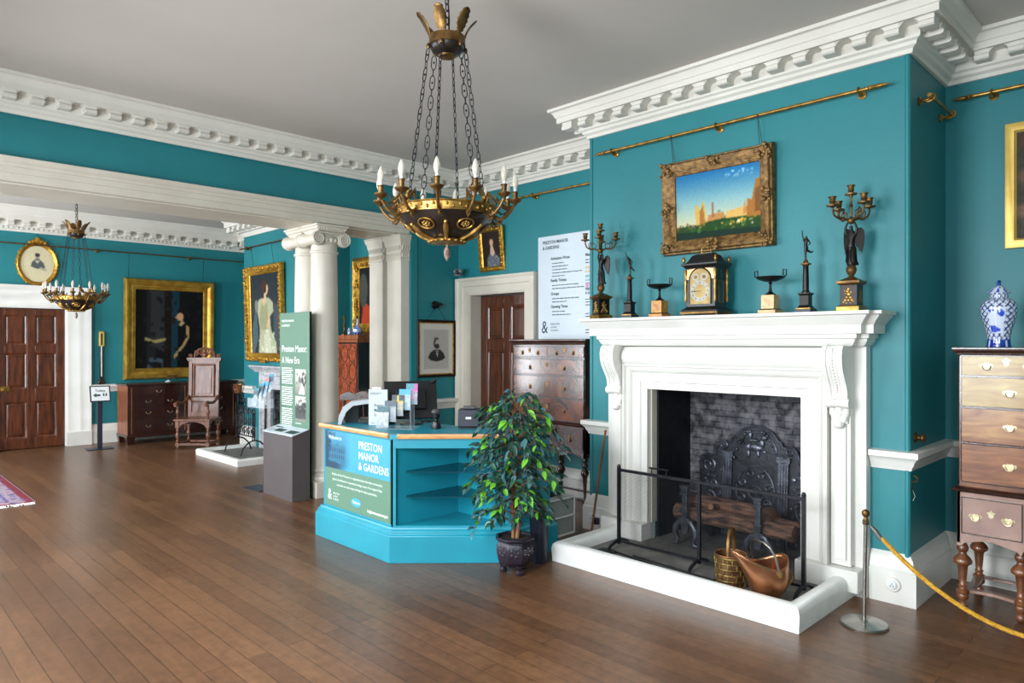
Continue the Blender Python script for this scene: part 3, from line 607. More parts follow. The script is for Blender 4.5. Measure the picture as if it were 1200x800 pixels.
# fire irons lying on the hearth
t = thing('fire_shovel', 'dark iron shovel lying on the hearth slab behind the kerb', 'shovel', (4.19, 2.78, .062), 0)
b = MB(); b.tube([(.06,.42,.012),(.0,0,.012),(-.03,-.3,.012)], .006, 6); b.build('rod', 'iron', t)
b = MB(); b.prism([(.02,.56),(.10,.56),(.10,.44),(.06,.40),(.03,.44)], .0, .008, 'z'); b.build('shovel_pan', 'iron', t)
MB().tube([(-.03,-.3,.012),(-.035,-.36,.012)], .011, 8).build('grip', 'iron', t)
t = thing('fire_poker', 'thin iron poker lying on the hearth slab beside the shovel', 'poker', (4.24, 2.7, .062), 0)
MB().tube([(.03,.35,.01),(-.03,-.35,.01)], .006, 6).build('rod', 'iron', t); MB().lathe([(.006,0),(.013,.01),(.013,.02),(0,.03)], (-.033,-.36,.0), 8).build('knob', 'iron', t)
# basket
t = thing('woven_bucket', 'woven brass-banded bucket with tall loop handle in front of the fire screen', 'bucket', (4.235, 2.245, .058), .3)
b = MB()
def br(z): return .088+(.012*z/.2)
prof_ = [(0,.004),(.085,.004),(.088,.0)]+[(.088+.014*z/.21, z) for z in (.02,.1,.2,.21)]+[(.096,.21),(.082,.02),(0,.02)]
b.lathe(prof_, seg=28); b.build('body', 'wickerd', t)
for k in range(6):
    b = MB(); z = .012+k*.037; r = (.0885+.014*z/.21); b.tube([(r*1.02*math.cos(a), r*1.02*math.sin(a), z) for a in [2*PI*i/32 for i in range(32)]], .0055, 6, closed=True)
    if k < 5:
        for j in range(11): a = 2*PI*(j+.5*(k % 2))/11; b.tube([(r*1.03*math.cos(a), r*1.03*math.sin(a), z), (r*1.045*math.cos(a), r*1.045*math.sin(a), z+.037)], .005, 6)
    b.build('brass_band', 'wicker', t)
b = MB(); b.tube([(.103*math.cos(a), .103*math.sin(a), .21) for a in [2*PI*k/28 for k in range(28)]], .006, 6, closed=True); b.build('rim', 'copper', t)
b = MB(); b.tube([(.1,0,.17),(.1,0,.24),(.088,0,.31),(.05,0,.365),(0,0,.38),(-.05,0,.365),(-.088,0,.31),(-.1,0,.24),(-.1,0,.17)], .012, 8, flat=.4); b.build('loop_handle', 'obrass', t)
# coal scuttle: helmet shape
t = thing('coal_scuttle', 'copper helmet coal scuttle with swing handle beside the woven bucket', 'coal scuttle', (4.17, 1.965, .058), math.radians(152))
b = MB(); nz, ns = 12, 28; vs = []
for i in range(nz+1):
    f = i/nz; z = .012+f*.225
    for j in range(ns):
        a = 2*PI*j/ns; ca, sa = math.cos(a), math.sin(a)
        lip = max(0, ca)**2
        r = .072+.048*math.sin(min(1,f*2.0)*PI/2)-.012*max(0,f-.6); x = r*ca*(1.0+.12*f); y = r*sa*.98
        if f > .35: x += lip*(f-.35)**1.5*.24
        zz = z+(f**2.2)*(lip*.085+max(0,-ca)**2*.035-.02*sa*sa)
        vs.append((x, y, zz))
fs = [(i*ns+j, i*ns+(j+1) % ns, (i+1)*ns+(j+1) % ns, (i+1)*ns+j) for i in range(nz) for j in range(ns)]+[tuple(range(ns-1,-1,-1))]
b.add(vs, fs); o = b.build('body', 'copper', t, smooth=70, recalc=True); so = o.modifiers.new('solid', 'SOLIDIFY'); so.thickness = .004; so.offset = -1
b = MB(); b.lathe([(.05,0),(.068,0),(.075,.006),(.07,.014),(.06,.016)], seg=24); b.build('foot_ring', 'copper', t)
b = MB(); b.tube([(0,.125,.19),(.015,.128,.21),(.035,.122,.30),(.05,.09,.35),(.055,.04,.365),(.055,-.04,.365),(.05,-.09,.35),(.035,-.122,.30),(.015,-.128,.21),(0,-.125,.19)], .0065, 8); b.build('swing_handle', 'steel', t)
for s in (-1, 1):
    MB().ball((0, s*.122, .19), .016, 10, sz=1.5, sy=.6).build('handle_lug', 'brass', t)
b = MB(); b.tube([(-.125,0,.15),(-.165,0,.155),(-.185,0,.12),(-.165,0,.08),(-.115,0,.07)], .007, 8); b.build('tipping_handle', 'brass', t)
# ================================================================ chests on stands
def handle_bat(b, x, z, y, s=1):
    sh = [(-.036,.004),(-.03,.014),(-.018,.012),(-.012,.02),(0,.016),(.012,.02),(.018,.012),(.03,.014),(.036,.004),(.03,-.006),(.016,-.008),(.008,-.02),(0,-.026),(-.008,-.02),(-.016,-.008),(-.03,-.006)]
    b.prism([(x+p*s, z+q*s) for p, q in sh], y-.003, y, 'y')
    b.tube([(x-.022*s,y-.004,z+.004),(x-.022*s,y-.014,z),(x-.014*s,y-.016,z-.018*s),(x,y-.016,z-.022*s),(x+.014*s,y-.016,z-.018*s),(x+.022*s,y-.014,z),(x+.022*s,y-.004,z+.004)], .0028, 6)
def handle_drop(b, x, z, y, s=1):
    b.prism([(x, z+.02),(x+.012,z+.01),(x+.02,z),(x+.012,z-.01),(x,z-.02),(x-.012,z-.01),(x-.02,z),(x-.012,z+.01)], y-.003, y, 'y')
    b.lathe([(.002,0),(.008,.004),(.009,.012),(.004,.03),(.003,.034)], (x, y-.01, z-.03), 8)
def escutcheon(b, x, z, y): b.prism([(x, z+.026),(x+.01,z+.014),(x+.022,z+.01),(x+.012,z),(x+.014,z-.014),(x,z-.026),(x-.014,z-.014),(x-.012,z),(x-.022,z+.01),(x-.01,z+.014)], y-.003, y, 'y')
def drawer(t, x0, x1, z0, z1, y, mat, hs, fn, kmat, esc=True, trim='walnut', name='drawer'):
    b = MB(); b.box(x0, x1, y-.006, y+.02, z0, z1); d = b.build(name, mat, t, bevel=.002, smooth=0)
    b = MB(); r = .005
    for q in ((x0-.006,z0-.006,x1+.006,z0),(x0-.006,z1,x1+.006,z1+.006)): b.box(q[0], q[2], y-.009, y+.001, q[1], q[3])
    for q in (x0-.006, x1): b.box(q, q+.006, y-.009, y+.001, z0, z1)
    b.build('cock_bead', trim, d, smooth=0)
    zc = (z0+z1)/2
    for x in hs: c = MB(); fn(c, x, zc-.002, y-.006); c.build('handle', kmat, d, smooth=40)
    if esc: c = MB(); escutcheon(c, (x0+x1)/2, min(zc+.025, z1-.03), y-.006); c.build('keyhole_plate', kmat, d, smooth=0)
    return d
def trumpet(w='a'): 
    return [(.014,0),(.028,.012),(.03,.03),(.02,.05),(.013,.058),(.013,.075)] if w == 'foot' else None
def chest_on_stand(name, label, loc, Wd, D, H, rows, body, rowm, top, fn, kmat, legh, lowd, lowz, waist, legprof, sm, low_m, handles):
    """rows: [(z0,z1,split)] of the upper chest"""
    t = thing(name, label, 'chest of drawers', loc, W); hw = Wd/2; F = -D/2
    b = MB(); b.box(-hw+.03, hw-.03, F+.03, D/2-.005, waist, H-.05); b.build('case', body, t, bevel=.003)
    b = MB(); b.sweep([(-hw+.03, D/2-.005), (-hw+.03, F+.03), (hw-.03, F+.03), (hw-.03, D/2-.005)], [(-.02,H-.058),(.004,H-.055),(.01,H-.045),(.012,H-.035),(.024,H-.028),(.03,H-.018),(.032,H-.008),(.03,H),(-.02,H)])
    b.box(-hw+.03, hw-.03, F+.03, D/2-.005, H-.02, H-.001); b.build('cornice', top, t)
    for i, (z0, z1, split) in enumerate(rows):
        m = rowm[i]
        if split == 1: drawer(t, -hw+.045, hw-.045, z0, z1, F+.03, m, [-hw*handles[i], hw*handles[i]], fn, kmat, trim=top)
        else:
            for s in range(split):
                w_ = (Wd-.09)/split; x0 = -hw+.045+w_*s; drawer(t, x0+(0 if s == 0 else .006), x0+w_-(0 if s == split-1 else .006), z0, z1, F+.03, m, [x0+w_*.28, x0+w_*.74], fn, kmat, trim=top)
    b = MB(); b.sweep([(-hw+.02, D/2-.005), (-hw+.02, F+.02), (hw-.02, F+.02), (hw-.02, D/2-.005)], [(-.02,waist-.035),(.0,waist-.034),(.02,waist-.028),(.028,waist-.018),(.02,waist-.01),(.004,waist),(-.02,waist)])
    b.build('waist_moulding', top, t)
    # stand with shaped apron
    b = MB(); b.box(-hw+.02, hw-.02, F+.04, D/2-.005, lowz[0], waist-.012)
    n = 48; bot = []
    for i in range(n+1):
        x = -hw+.02+(Wd-.04)*i/n; u = abs(x)/(hw-.02); c = u*3 % 2 if u > .34 else 1
        dip = .045*math.cos((u-.66)/.33*PI) if u > .33 else -.045*math.cos(u/.33*PI); bot.append((x, lowz[0]-.028+.35*dip-(.02 if .3 < u < .36 or u > .95 else 0)))
    b.prism(bot+[(hw-.02, waist-.012), (-hw+.02, waist-.012)], F+.02, F+.041, 'y')
    sb = [(F+.02+(D-.03)*i/16, lowz[0]-.028-.016*math.cos(i/16*2*PI)) for i in range(17)]
    for x in (-hw+.02, hw-.04): b.prism([(y, z) for y, z in sb]+[(D/2-.01, waist-.012), (F+.02, waist-.012)], x, x+.02, 'x')
    b.build('stand', body if not low_m else low_m, t, bevel=.002)
    for x0, x1, z0, z1, hs in lowd: drawer(t, x0, x1, z0, z1, F+.02, low_m or body, hs, fn, kmat, trim=top)
    xs = [-hw+.045, -hw*.33, hw*.33, hw-.045]
    for x, y in [(x, F+.05) for x in xs]+[(-hw+.05, D/2-.05), (hw-.05, D/2-.05)]:
        b = MB(); b.lathe(legprof, seg=24); o = b.build('leg', sm, t, smooth=50); o.location = (x, y, 0)
    b = MB(); zt = .115; pts = []
    def sl(x0, x1, y0, a, n=12): return [(x0+(x1-x0)*i/n, y0+a*math.sin(PI*i/n)) for i in range(n+1)]
    out = sl(xs[0]-.03, xs[1], F+.03, .05)+sl(xs[1], xs[2], F+.03, .06)[1:]+sl(xs[2], xs[3]+.03, F+.03, .05)[1:]
    inn = [(x, y+.055) for x, y in out[::-1]]
    b.prism(out+inn, zt-.012, zt+.008, 'z')
    for s in (-1, 1): b.prism([(s*(hw-.075), F+.04), (s*(hw-.095), 0), (s*(hw-.075), D/2-.02), (s*(hw-.02), D/2-.02), (s*(hw-.045), 0), (s*(hw-.02), F+.04)], zt-.011, zt+.007, 'z')
    b.box(-hw+.05, hw-.05, D/2-.075, D/2-.035, zt-.010, zt+.006)
    b.build('flat_stretcher', top if not low_m else low_m, t, bevel=.003)
    return t
lp = [(.012,0),(.026,.01),(.029,.03),(.02,.05),(.012,.055),(.03,.07),(.034,.09),(.03,.098),(.034,.104),(.034,.122),(.024,.128),(.02,.14),(.026,.15),(.018,.16),(.022,.2),(.026,.25),(.029,.27),(.03,.275),(.05,.29),(.052,.305),(.04,.325),(.024,.34),(.02,.355),(.03,.368),(.034,.385),(.026,.402),(.02,.41),(.03,.42),(.03,.45)]
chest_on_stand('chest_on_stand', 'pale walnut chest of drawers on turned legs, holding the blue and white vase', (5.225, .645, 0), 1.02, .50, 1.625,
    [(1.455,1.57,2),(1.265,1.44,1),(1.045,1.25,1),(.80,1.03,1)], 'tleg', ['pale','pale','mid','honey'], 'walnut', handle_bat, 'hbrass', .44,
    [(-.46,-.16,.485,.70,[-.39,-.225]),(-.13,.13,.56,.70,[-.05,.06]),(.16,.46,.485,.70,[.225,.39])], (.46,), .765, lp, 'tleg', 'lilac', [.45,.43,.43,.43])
lp2 = [(.01,0),(.024,.01),(.026,.03),(.014,.05),(.03,.07),(.03,.1),(.026,.104),(.03,.12),(.02,.126),(.014,.14),(.017,.25),(.022,.33),(.026,.36),(.038,.375),(.04,.40),(.026,.425),(.018,.44),(.028,.45),(.03,.47),(.02,.49),(.028,.51),(.028,.56)]
chest_on_stand('tall_chest_on_stand', 'dark burr walnut chest of drawers on tall turned legs beside the panelled door', (5.42, 4.765, 0), 1.04, .50, 1.69,
    [(1.515,1.61,2),(1.335,1.485,1),(1.11,1.315,1),(.885,1.09,1)], 'walnut', ['burr']*4, 'walnut', handle_drop, 'obrass', .54,
    [(-.47,-.17,.62,.81,[-.32]),(-.13,.13,.68,.81,[0]),(.17,.47,.62,.81,[.32])], (.58,), .87, lp2, 'walnut', None, [.45,.45,.45,.45])
# lidded vase
def vase(name, label, cat, loc, prof, lid, seed, sc=1, knob=True):
    t = thing(name, label, cat, loc, 0, scale=sc); rs = np.random.RandomState(seed)
    def lath(p, nm, zsub=60, seg=96, deco=True):
        ps = []; 
        for i in range(len(p)-1):
            k = max(1, int(abs(p[i+1][1]-p[i][1])/.006)); ps += [(p[i][0]+(p[i+1][0]-p[i][0])*j/k, p[i][1]+(p[i+1][1]-p[i][1])*j/k) for j in range(k)]
        ps.append(p[-1]); H = max(q[1] for q in prof); b = MB(); b.lathe(ps, seg=seg); b.f = b.f[:-2]; b.mi = b.mi[:-2]; cols = []
        spots = [(rs.uniform(0,2*PI), rs.uniform(.28,.74), rs.uniform(.12,.36), rs.uniform(.02,.055)) for _ in range(56)]
        for r, z in ps:
            for j in range(seg):
                a = 2*PI*j/seg; v = z/H; c = (206,216,232)
                if v < .12: c = (28,50,140) if (j//3) % 4 != 0 else (200,210,232)
                elif .12 < v < .145 or .80 < v < .815: c = (40,64,160)
                else:
                    u = a/(2*PI)*14; w = v*9; g1 = abs(((u+w) % 1)-.5); g2 = abs(((u-w) % 1)-.5)
                    window = (math.cos(a*3+seed) > .1 and .26 < v < .74)
                    if not window and (g1 < .13 or g2 < .13) and nm == 'body': c = (26,38,104)
                    elif window:
                        for sa, sv, wa, wv in spots:
                            da = (a-sa+PI) % (2*PI)-PI
                            if (da/wa)**2+((v-sv)/wv)**2 < 1: c = (34,74,190); break
                    if nm == 'lid' and ((j//4+int(z*300)) % 3 == 0): c = (34,70,180)
                cols.append(lin(c)+(1,))
        o = b.build(nm, 'glaze', t, smooth=60, col=cols); return o
    lath(prof, 'body')
    if lid: lath(lid, 'lid'); l = MB(); l.ball((0,0,lid[-1][1]+.008), .012, 10); l.ball((.01,0,lid[-1][1]+.024), .011, 8, sx=1.6); l.build('lid_finial', pm('cobalt_glaze', (30,60,150), None, .2, coat=.5) if 'cobalt' not in M else M['cobalt'], t)
    return t
vase('lidded_vase', 'blue and white lidded porcelain vase standing on the pale walnut chest', 'vase', (5.20, .955, 1.626),
     [(.062,0),(.066,.004),(.062,.02),(.06,.05),(.068,.10),(.084,.16),(.096,.21),(.097,.25),(.086,.28),(.062,.298),(.05,.303),(.048,.335)],
     [(.06,.335),(.062,.340),(.046,.352),(.034,.368),(.014,.378),(.008,.383)], 3)
# portrait in flat gilt frame at the right edge
t, f, iw, ih = picture('portrait_frame', 'painting in a plain yellow gilt frame cut by the right edge of the photo', 'painting', (XR-.02, .50, 2.70), W, 1.0, .83, .062, 'pgold', [(0,.012),(.12,.02),(.2,.03),(.8,.034),(1,.03)])
canvas('canvas', t, iw+.01, ih+.01, -.008, paint(iw, ih, 80, 70, (62,62,54), [('e',.2,.5,.14,.3,(112,74,62)),('e',.16,.72,.05,.07,(150,88,70)),('e',.5,.5,.25,.5,(88,66,58)),('n',.05,.95,.05,.95,(100,78,66),60,.06)], 5, 5), 80, 70)
for x in (-.32, .32): b = MB(); b.tube([(x, -.03, .40), (x-.004, -.035, .57), (x, -.03, .60)], .003, 6); b.tube([(x-.012,-.03,.64),(x,-.03,.655),(x+.012,-.03,.64),(x+.006,-.03,.58),(x,-.03,.56),(x-.006,-.03,.58)], .003, 6, closed=True); b.build('hanging_chain', 'iron', t)
# ---------------------------------------------------------------- picture rods
def rod(label, loc, rz, L, br, fin=(1, 1), r=.0125, mat='brass'):
    t = thing('picture_rod', label, 'picture rod', loc, rz)   # local x along, wall at y=+.07
    m0 = MB(); m0.tube([(-L/2, 0, 0), (L/2, 0, 0)], r, 12); m0.build('rod', mat, t)
    for s, on in zip((-1, 1), fin):
        if on:
            b = MB(); b.lathe([(r*.9,0),(r*1.5,.008),(r*1.1,.02),(r*1.5,.03),(r*.9,.045),(r*1.3,.06),(r*.9,.09),(.002,.13)], seg=12); b.xf(Matrix.Translation((s*L/2,0,0)) @ Matrix.Rotation(s*PI/2, 4, 'Y')); b.build('finial', mat, t)
    for x in br:
        b = MB(); b.lathe([(.028,0),(.028,.006),(.016,.012),(.01,.02),(.01,.05)], seg=14); b.xf(Matrix.Translation((x,.07,-.012)) @ Matrix.Rotation(PI/2, 4, 'X')); b.tube([(x,0,-.02),(x,.02,-.025),(x,.04,-.016)], .009, 8)
        b.tube([(x, .02*math.cos(a), .02*math.sin(a)) for a in [2*PI*k/12 for k in range(12)]], .006, 6, closed=True); b.build('bracket', mat, t)
    return t
rod('long brass picture rod across the chimney breast above the gilt landscape', (XB-.075, 2.64, 3.293), W, 2.12, (-1.0, -.02, 1.0))
rod('brass picture rod in the right alcove above the vase', (XR-.075, .25, 3.345), W, 1.85, (-.82, .6))
rod('short brass rod on the shaded side of the chimney breast', (5.27, 1.36-.075, 3.23), 0, .56, (-.22, .26), (0, 0))
rod('brass picture rod beside the doorway, behind the chandelier arms', (XR-.075, 4.86, 3.30), W, 1.66, (-.5, .7), (1, 1))
rod('dull picture rod along the far wall over the dark portrait', (3.3, YF-.075, 3.18), 0, 4.4, (-1.75, -.12, 1.35), (1, 1), .011, 'obrass')
rod('picture rod on the far chimney breast over the seated lady', (XB-.075, 10.2, 3.17), W, 1.7, (-.7, .7), (1, 1), .011, 'obrass')
# ---------------------------------------------------------------- landscape over the mantel
t, f, iw, ih = picture('landscape_painting', 'gilt framed landscape of distant towers and sailing boats under a blue sky over the mantel', 'painting', (XB-.012, 2.685, 2.72), W, .93, .735, .115, 'dgold',
    [(0,.01),(.05,.018),(.12,.02),(.2,.03),(.3,.034),(.55,.062),(.75,.068),(.86,.05),(.93,.05),(1,.03)], tilt=.04)
Lc = paint(iw, ih, 130, 95, (92,156,190), [('g',.55,(132,176,180),1,(26,106,160)),('g',.2,(204,200,158),.55,(132,176,180)),('n',.62,.92,.84,.95,(120,172,196),22,.011),('p',[(0,0),(1,0),(1,.26),(.6,.3),(.3,.22),(0,.2)],(30,66,26)),('p',[(0,0),(1,0),(1,.08),(0,.12)],(14,42,30)),
    ('n',.5,1,.2,.28,(130,130,50),16,.012),('p',[(.25,.2),(.24,.5),(.28,.52),(.3,.4),(.33,.55),(.35,.56),(.38,.24)],(206,166,84)),('p',[(.29,.15),(.3,.42),(.34,.5),(.36,.2)],(160,108,48)),('p',[(.38,.24),(.4,.34),(.58,.36),(.6,.27)],(184,130,70)),('p',[(.44,.3),(.445,.52),(.465,.52),(.47,.3)],(150,100,80)),
    ('p',[(.5,.36),(.53,.40),(.56,.36)],(110,120,90)),('p',[(.6,.26),(.62,.36),(.84,.4),(.86,.26)],(210,168,92)),('p',[(.84,.24),(.85,.5),(.9,.48),(.92,.6),(.95,.76),(1,.78),(1,.24)],(158,104,44)),('p',[(.93,.3),(.94,.62),(1,.66),(1,.3)],(118,78,38)),('p',[(.8,.28),(.82,.5),(.85,.3)],(190,130,80)),
    ('n',.55,.95,.12,.26,(206,160,60),16,.012),('n',.72,.96,.14,.2,(230,220,200),5,.01),('n',0,.25,.15,.24,(120,90,60),14,.015),('n',.1,.9,.12,.2,(46,90,36),12,.02)], 2, 4, 5)
canvas('canvas', t, iw+.01, ih+.01, -.008, Lc, 130, 95)
rr = random.Random(2)
for sx in (-1, 1):
    for sz in (-1, 1):
        b = MB()
        for k in range(16): b.ball((sx*(.93/2-.05+rr.uniform(-.055,.045)), -.06-rr.uniform(0,.014), sz*(.735/2-.05+rr.uniform(-.055,.045))), rr.uniform(.008,.019), 8, sy=.7)
        b.build('corner_ornament', 'dgold', t)
for x, z in ((0,.31),(0,-.31),(-.41,0),(.41,0)):
    b = MB()
    for k in range(14): b.ball((x+rr.uniform(-.05,.05)*(1 if x == 0 else .8), -.065-rr.uniform(0,.012), z+rr.uniform(-.05,.05)*(1 if z == 0 else .8)), rr.uniform(.008,.018), 8, sy=.7)
    b.build('cartouche', 'dgold', t)
for x in (-.36, .36):
    for d in (0, .02): MB().tube([(x+d, -.02, .33), (x+d*.3, -.055, .575)], .0022, 5).build('hanging_cord', 'iron', t)
# lady portrait above the door
t, f, iw, ih = picture('small_lady_portrait', 'small gilt framed portrait of a lady leaning out above the panelled doorway', 'painting', (XR-.014, 6.085, 2.775), W, .435, .53, .06, 'gold', [(0,.01),(.2,.018),(.45,.03),(.8,.034),(1,.02)], tilt=.10)
canvas('canvas', t, iw+.01, ih+.01, -.007, paint(iw, ih, 60, 75, (44,36,32), [('p',[(.2,0),(.24,.25),(.4,.4),(.62,.4),(.85,.25),(.9,0)],(96,100,110)),('e',.53,.72,.15,.13,(52,36,28)),('e',.5,.68,.1,.1,(204,160,132)),('p',[(.45,.6),(.4,.38),(.52,.28),(.66,.38),(.56,.6)],(206,172,150)),('n',.25,.85,0,.28,(126,132,140),16,.05)], 2, 6), 60, 75)
b = MB()
for k in range(60):
    q = k/60*4; i = int(q); fr = q-i; c = [(-1,-1),(1,-1),(1,1),(-1,1),(-1,-1)]; x = c[i][0]+(c[i+1][0]-c[i][0])*fr; z = c[i][1]+(c[i+1][1]-c[i][1])*fr; b.ball((x*.187, -.035, z*.234), .013+.005*(k % 3), 8, sy=.7)
b.build('carved_ornament', 'gold', t)
MB().tube([(0,0,.25),(0,-.02,.42)], .002, 5).build('hanging_cord', 'iron', t)
# framed engraving on the end wall
t, f, iw, ih = picture('framed_engraving', 'black framed engraved portrait of a bearded man hanging on the dark end wall', 'picture', (5.315, YM0-.006, 1.585), 0, .60, .70, .035, 'bronze', [(0,.012),(.3,.02),(.7,.026),(1,.018)])
b = MB(); b.sweep(rect_path(iw-.02, ih-.02), [(0,.009),(0,.014),(-.014,.014),(-.014,.009)], closed=True, plane='y'); b.build('gilt_slip', 'gold', t)
canvas('mounted_print', t, iw, ih, -.0075, paint(iw, ih, 90, 110, (206,200,188), [('p',[(.14,.1),(.86,.1),(.86,.87),(.14,.87)],(176,172,164)),('p',[(.26,.32),(.32,.42),(.44,.48),(.60,.48),(.70,.42),(.76,.32),(.66,.27),(.5,.25),(.34,.27)],(52,50,50)),('e',.5,.60,.085,.10,(64,58,56)),('e',.525,.60,.06,.085,(176,168,158)),('e',.525,.545,.06,.05,(60,56,54)),('e',.50,.69,.07,.025,(90,84,80)),('p',[(.48,.46),(.56,.46),(.53,.32)],(196,192,186)),('p',[(.49,.44),(.55,.44),(.52,.41)],(40,40,40))], 2, 5), 90, 110)
b = MB(); b.tube([(-.15,-.01,.35),(0,-.02,.52)], .002, 5); b.build('hanging_cord', 'iron', t); b = MB(); b.tube([(.15,-.01,.35),(0,-.02,.52)], .002, 5); b.build('hanging_cord', 'iron', t)
b = MB(); b.lathe([(.0,0),(.045,.004),(.05,.012),(.035,.022),(.03,.04),(.042,.05),(.04,.065),(0,.075)], seg=16); b.xf(Matrix.Translation((-.03, .0, .53)) @ Matrix.Rotation(PI/2, 4, 'X')); b.tube([(-.03,-.06,.54),(.03,-.065,.545),(.05,-.06,.53)], .012, 8); b.build('wall_boss', 'bronze', t)
# admission price board
t = thing('price_board', 'tall white board listing admission prices on the wall right of the doorway', 'sign', (XR-.004, 4.86, 2.26), W)
MB().box(-.46, .46, -.02, 0, -.565, .565).build('board', 'board', t, bevel=.001)
def tx(t, lines, mat, y, name='lettering', **k):
    for s, size, x, z in lines: MB().text(s, size, (x, y, z), **k).build(name, mat, t, smooth=0, recalc=False)
L = [('PRESTON MANOR', .05, -.39, .48), ('& GARDENS', .05, -.39, .42), ('Admission Prices', .044, -.27, .30), ('Family Tickets', .044, -.27, .06), ('Groups', .044, -.27, -.085), ('Opening Times', .044, -.27, -.225),
     ('Members', .044, .22, .30), ('PRESTON MANOR', .034, .22, -.055), ('& GARDENS', .034, .22, -.095)]
tx(t, L, 'ink', -.0215, sx=.9, bold=.0012)
tx(t, [('ROYAL PAVILION', .034, .22, .17), ('& GARDEN', .034, .22, .13)], 'yink', -.0215, sx=.9, bold=.001); tx(t, [('BRIGHTON MUSEUM', .034, .22, .08), ('& ART GALLERY', .034, .22, .04)], 'cink', -.0215, sx=.9, bold=.001)
tx(t, [('HOVE MUSEUM', .034, .22, -.0), ('OF CREATIVITY', .034, .22, -.028)], 'mink', -.0215, sx=.9, bold=.001)
def bars(t, rows, mat, y, h=.008, name='small_print', seed=1):
    """small print too fine to read: rows of word-length dashes"""
    r = random.Random(seed); b = MB()
    for x0, x1, z in rows:
        x = x0
        while x < x1-.01: 
            w = min(r.uniform(2.2, 7)*h, x1-x); b.add([(x,y,z-h/2),(x+w,y,z-h/2),(x+w,y,z+h/2),(x,y,z+h/2)], [(0,1,2,3)]); x += w+h*.8
    o = b.build(name, mat, t, smooth=0, recalc=False); return o
bars(t, [(-.25, e, z) for e, z in ((-.08,.26),(-.02,.225),(-.03,.19),(.17,.155),(-.07,.12),(.13,.02),(.2,-.015),(.14,-.125),(-.04,-.16),(-.05,-.265),(.02,-.30))]+[(.22,.42,z) for z in (.262,.232,-.15,-.18,-.21,-.30,-.33,-.47,-.5)], 'ink', -.0212, .009)
tx(t, [('&', .2, -.41, -.50)], 'ink', -.0215, name='ampersand_emblem', sx=.8); tx(t, [('BRIGHTON', .028, -.27, -.41), ('& HOVE', .028, -.27, -.445), ('MUSEUMS', .028, -.27, -.48)], 'ink', -.0215, name='emblem_lettering', sx=.9)
# cctv on the door casing
t = thing('security_camera', 'small silver dome camera on top of the door casing corner', 'camera', (5.53, 6.555, 2.475), 0)
MB().lathe([(.05,0),(.055,.01),(.05,.02),(.03,.03)], seg=20).build('mount', 'bakelite', t); b = MB(); b.ball((0,0,.055), .05, 18, sy=1.6, sz=.8); b.build('housing', 'bakelite', t, smooth=80); MB().ball((-.03,-.03,.045), .03, 14).build('lens_dome', 'glassd', t)
# wall knob, latch hook and skirting sockets
t = thing('wall_knob', 'round tarnished brass knob on the shaded side of the chimney breast', 'knob', (4.965, 1.358, 1.047), 0)
for nm, p in (('rose', [(.034,0),(.034,.006),(.026,.012)]), ('knob', [(.012,.01),(.012,.03),(.026,.04),(.027,.05),(.014,.06),(0,.062)])):
    b = MB(); b.lathe(p, seg=20); b.xf(Matrix.Rotation(PI/2, 4, 'X')); b.build(nm, 'obrass', t)
t = thing('rope_hook', 'small brass hook plate at the chimney breast corner below the dado rail', 'hook', (4.885, 1.356, .745), 0)
b = MB(); b.box(-.009, .009, -.005, 0, -.035, .035); b.build('plate', 'obrass', t, bevel=.002); MB().tube([(0,-.004,.03),(0,-.03,.035),(.0,-.035,.055),(0,-.012,.07)], .004, 6).build('hook', 'obrass', t); MB().tube([(0,-.004,-.02),(0,-.02,-.06),(0,-.006,-.09)], .003, 6).build('catch', 'steel', t)
t = thing('round_socket', 'round white bakelite socket on the skirting by the rope post', 'socket', (4.808, 1.44, .125), W)
b = MB(); b.lathe([(.045,0),(.045,.008),(.04,.014),(0,.015)], seg=28); b.xf(Matrix.Rotation(PI/2, 4, 'X')); b.build('base', 'white', t); b = MB(); b.lathe([(.026,.014),(.026,.022),(.022,.026),(.0,.026)], seg=24); b.xf(Matrix.Rotation(PI/2, 4, 'X')); b.build('cover', 'paper', t)
b = MB()
for x, z in ((0,.008),(-.008,-.006),(.008,-.006)): b.box(x-.0022, x+.0022, -.028, -.0255, z-.004, z+.004)
b.build('pin_holes', 'black', t)
t = thing('double_socket', 'white double wall socket with navy plug on the skirting left of the large hearth', 'socket', (4.808, 3.83, .11), W)
MB().box(-.073, .073, -.012, 0, -.043, .043).build('faceplate', 'paper', t, bevel=.003); MB().box(.01, .055, -.05, -.0125, -.035, .02).build('plug', 'navy', t, bevel=.004)
b = MB()
for x, z in ((-.045,.012),(-.052,-.004),(-.038,-.004)): b.box(x-.003, x+.003, -.0135, -.012, z-.004, z+.004)
b.box(-.03,-.022,-.0135,-.012,.02,.034); b.build('socket_holes', 'black', t)
# cane
t = thing('leaning_stick', 'thin red-brown stick leaning against the left edge of the chimneypiece', 'stick', (4.62, 3.735, 0), 0)
MB().tube([(0,0,.002),(.14,-.048,.885)], .009, 8).build('shaft', 'wood', t); MB().ball((.1415,-.0485,.893), .013, 10).build('knob', 'wood', t)
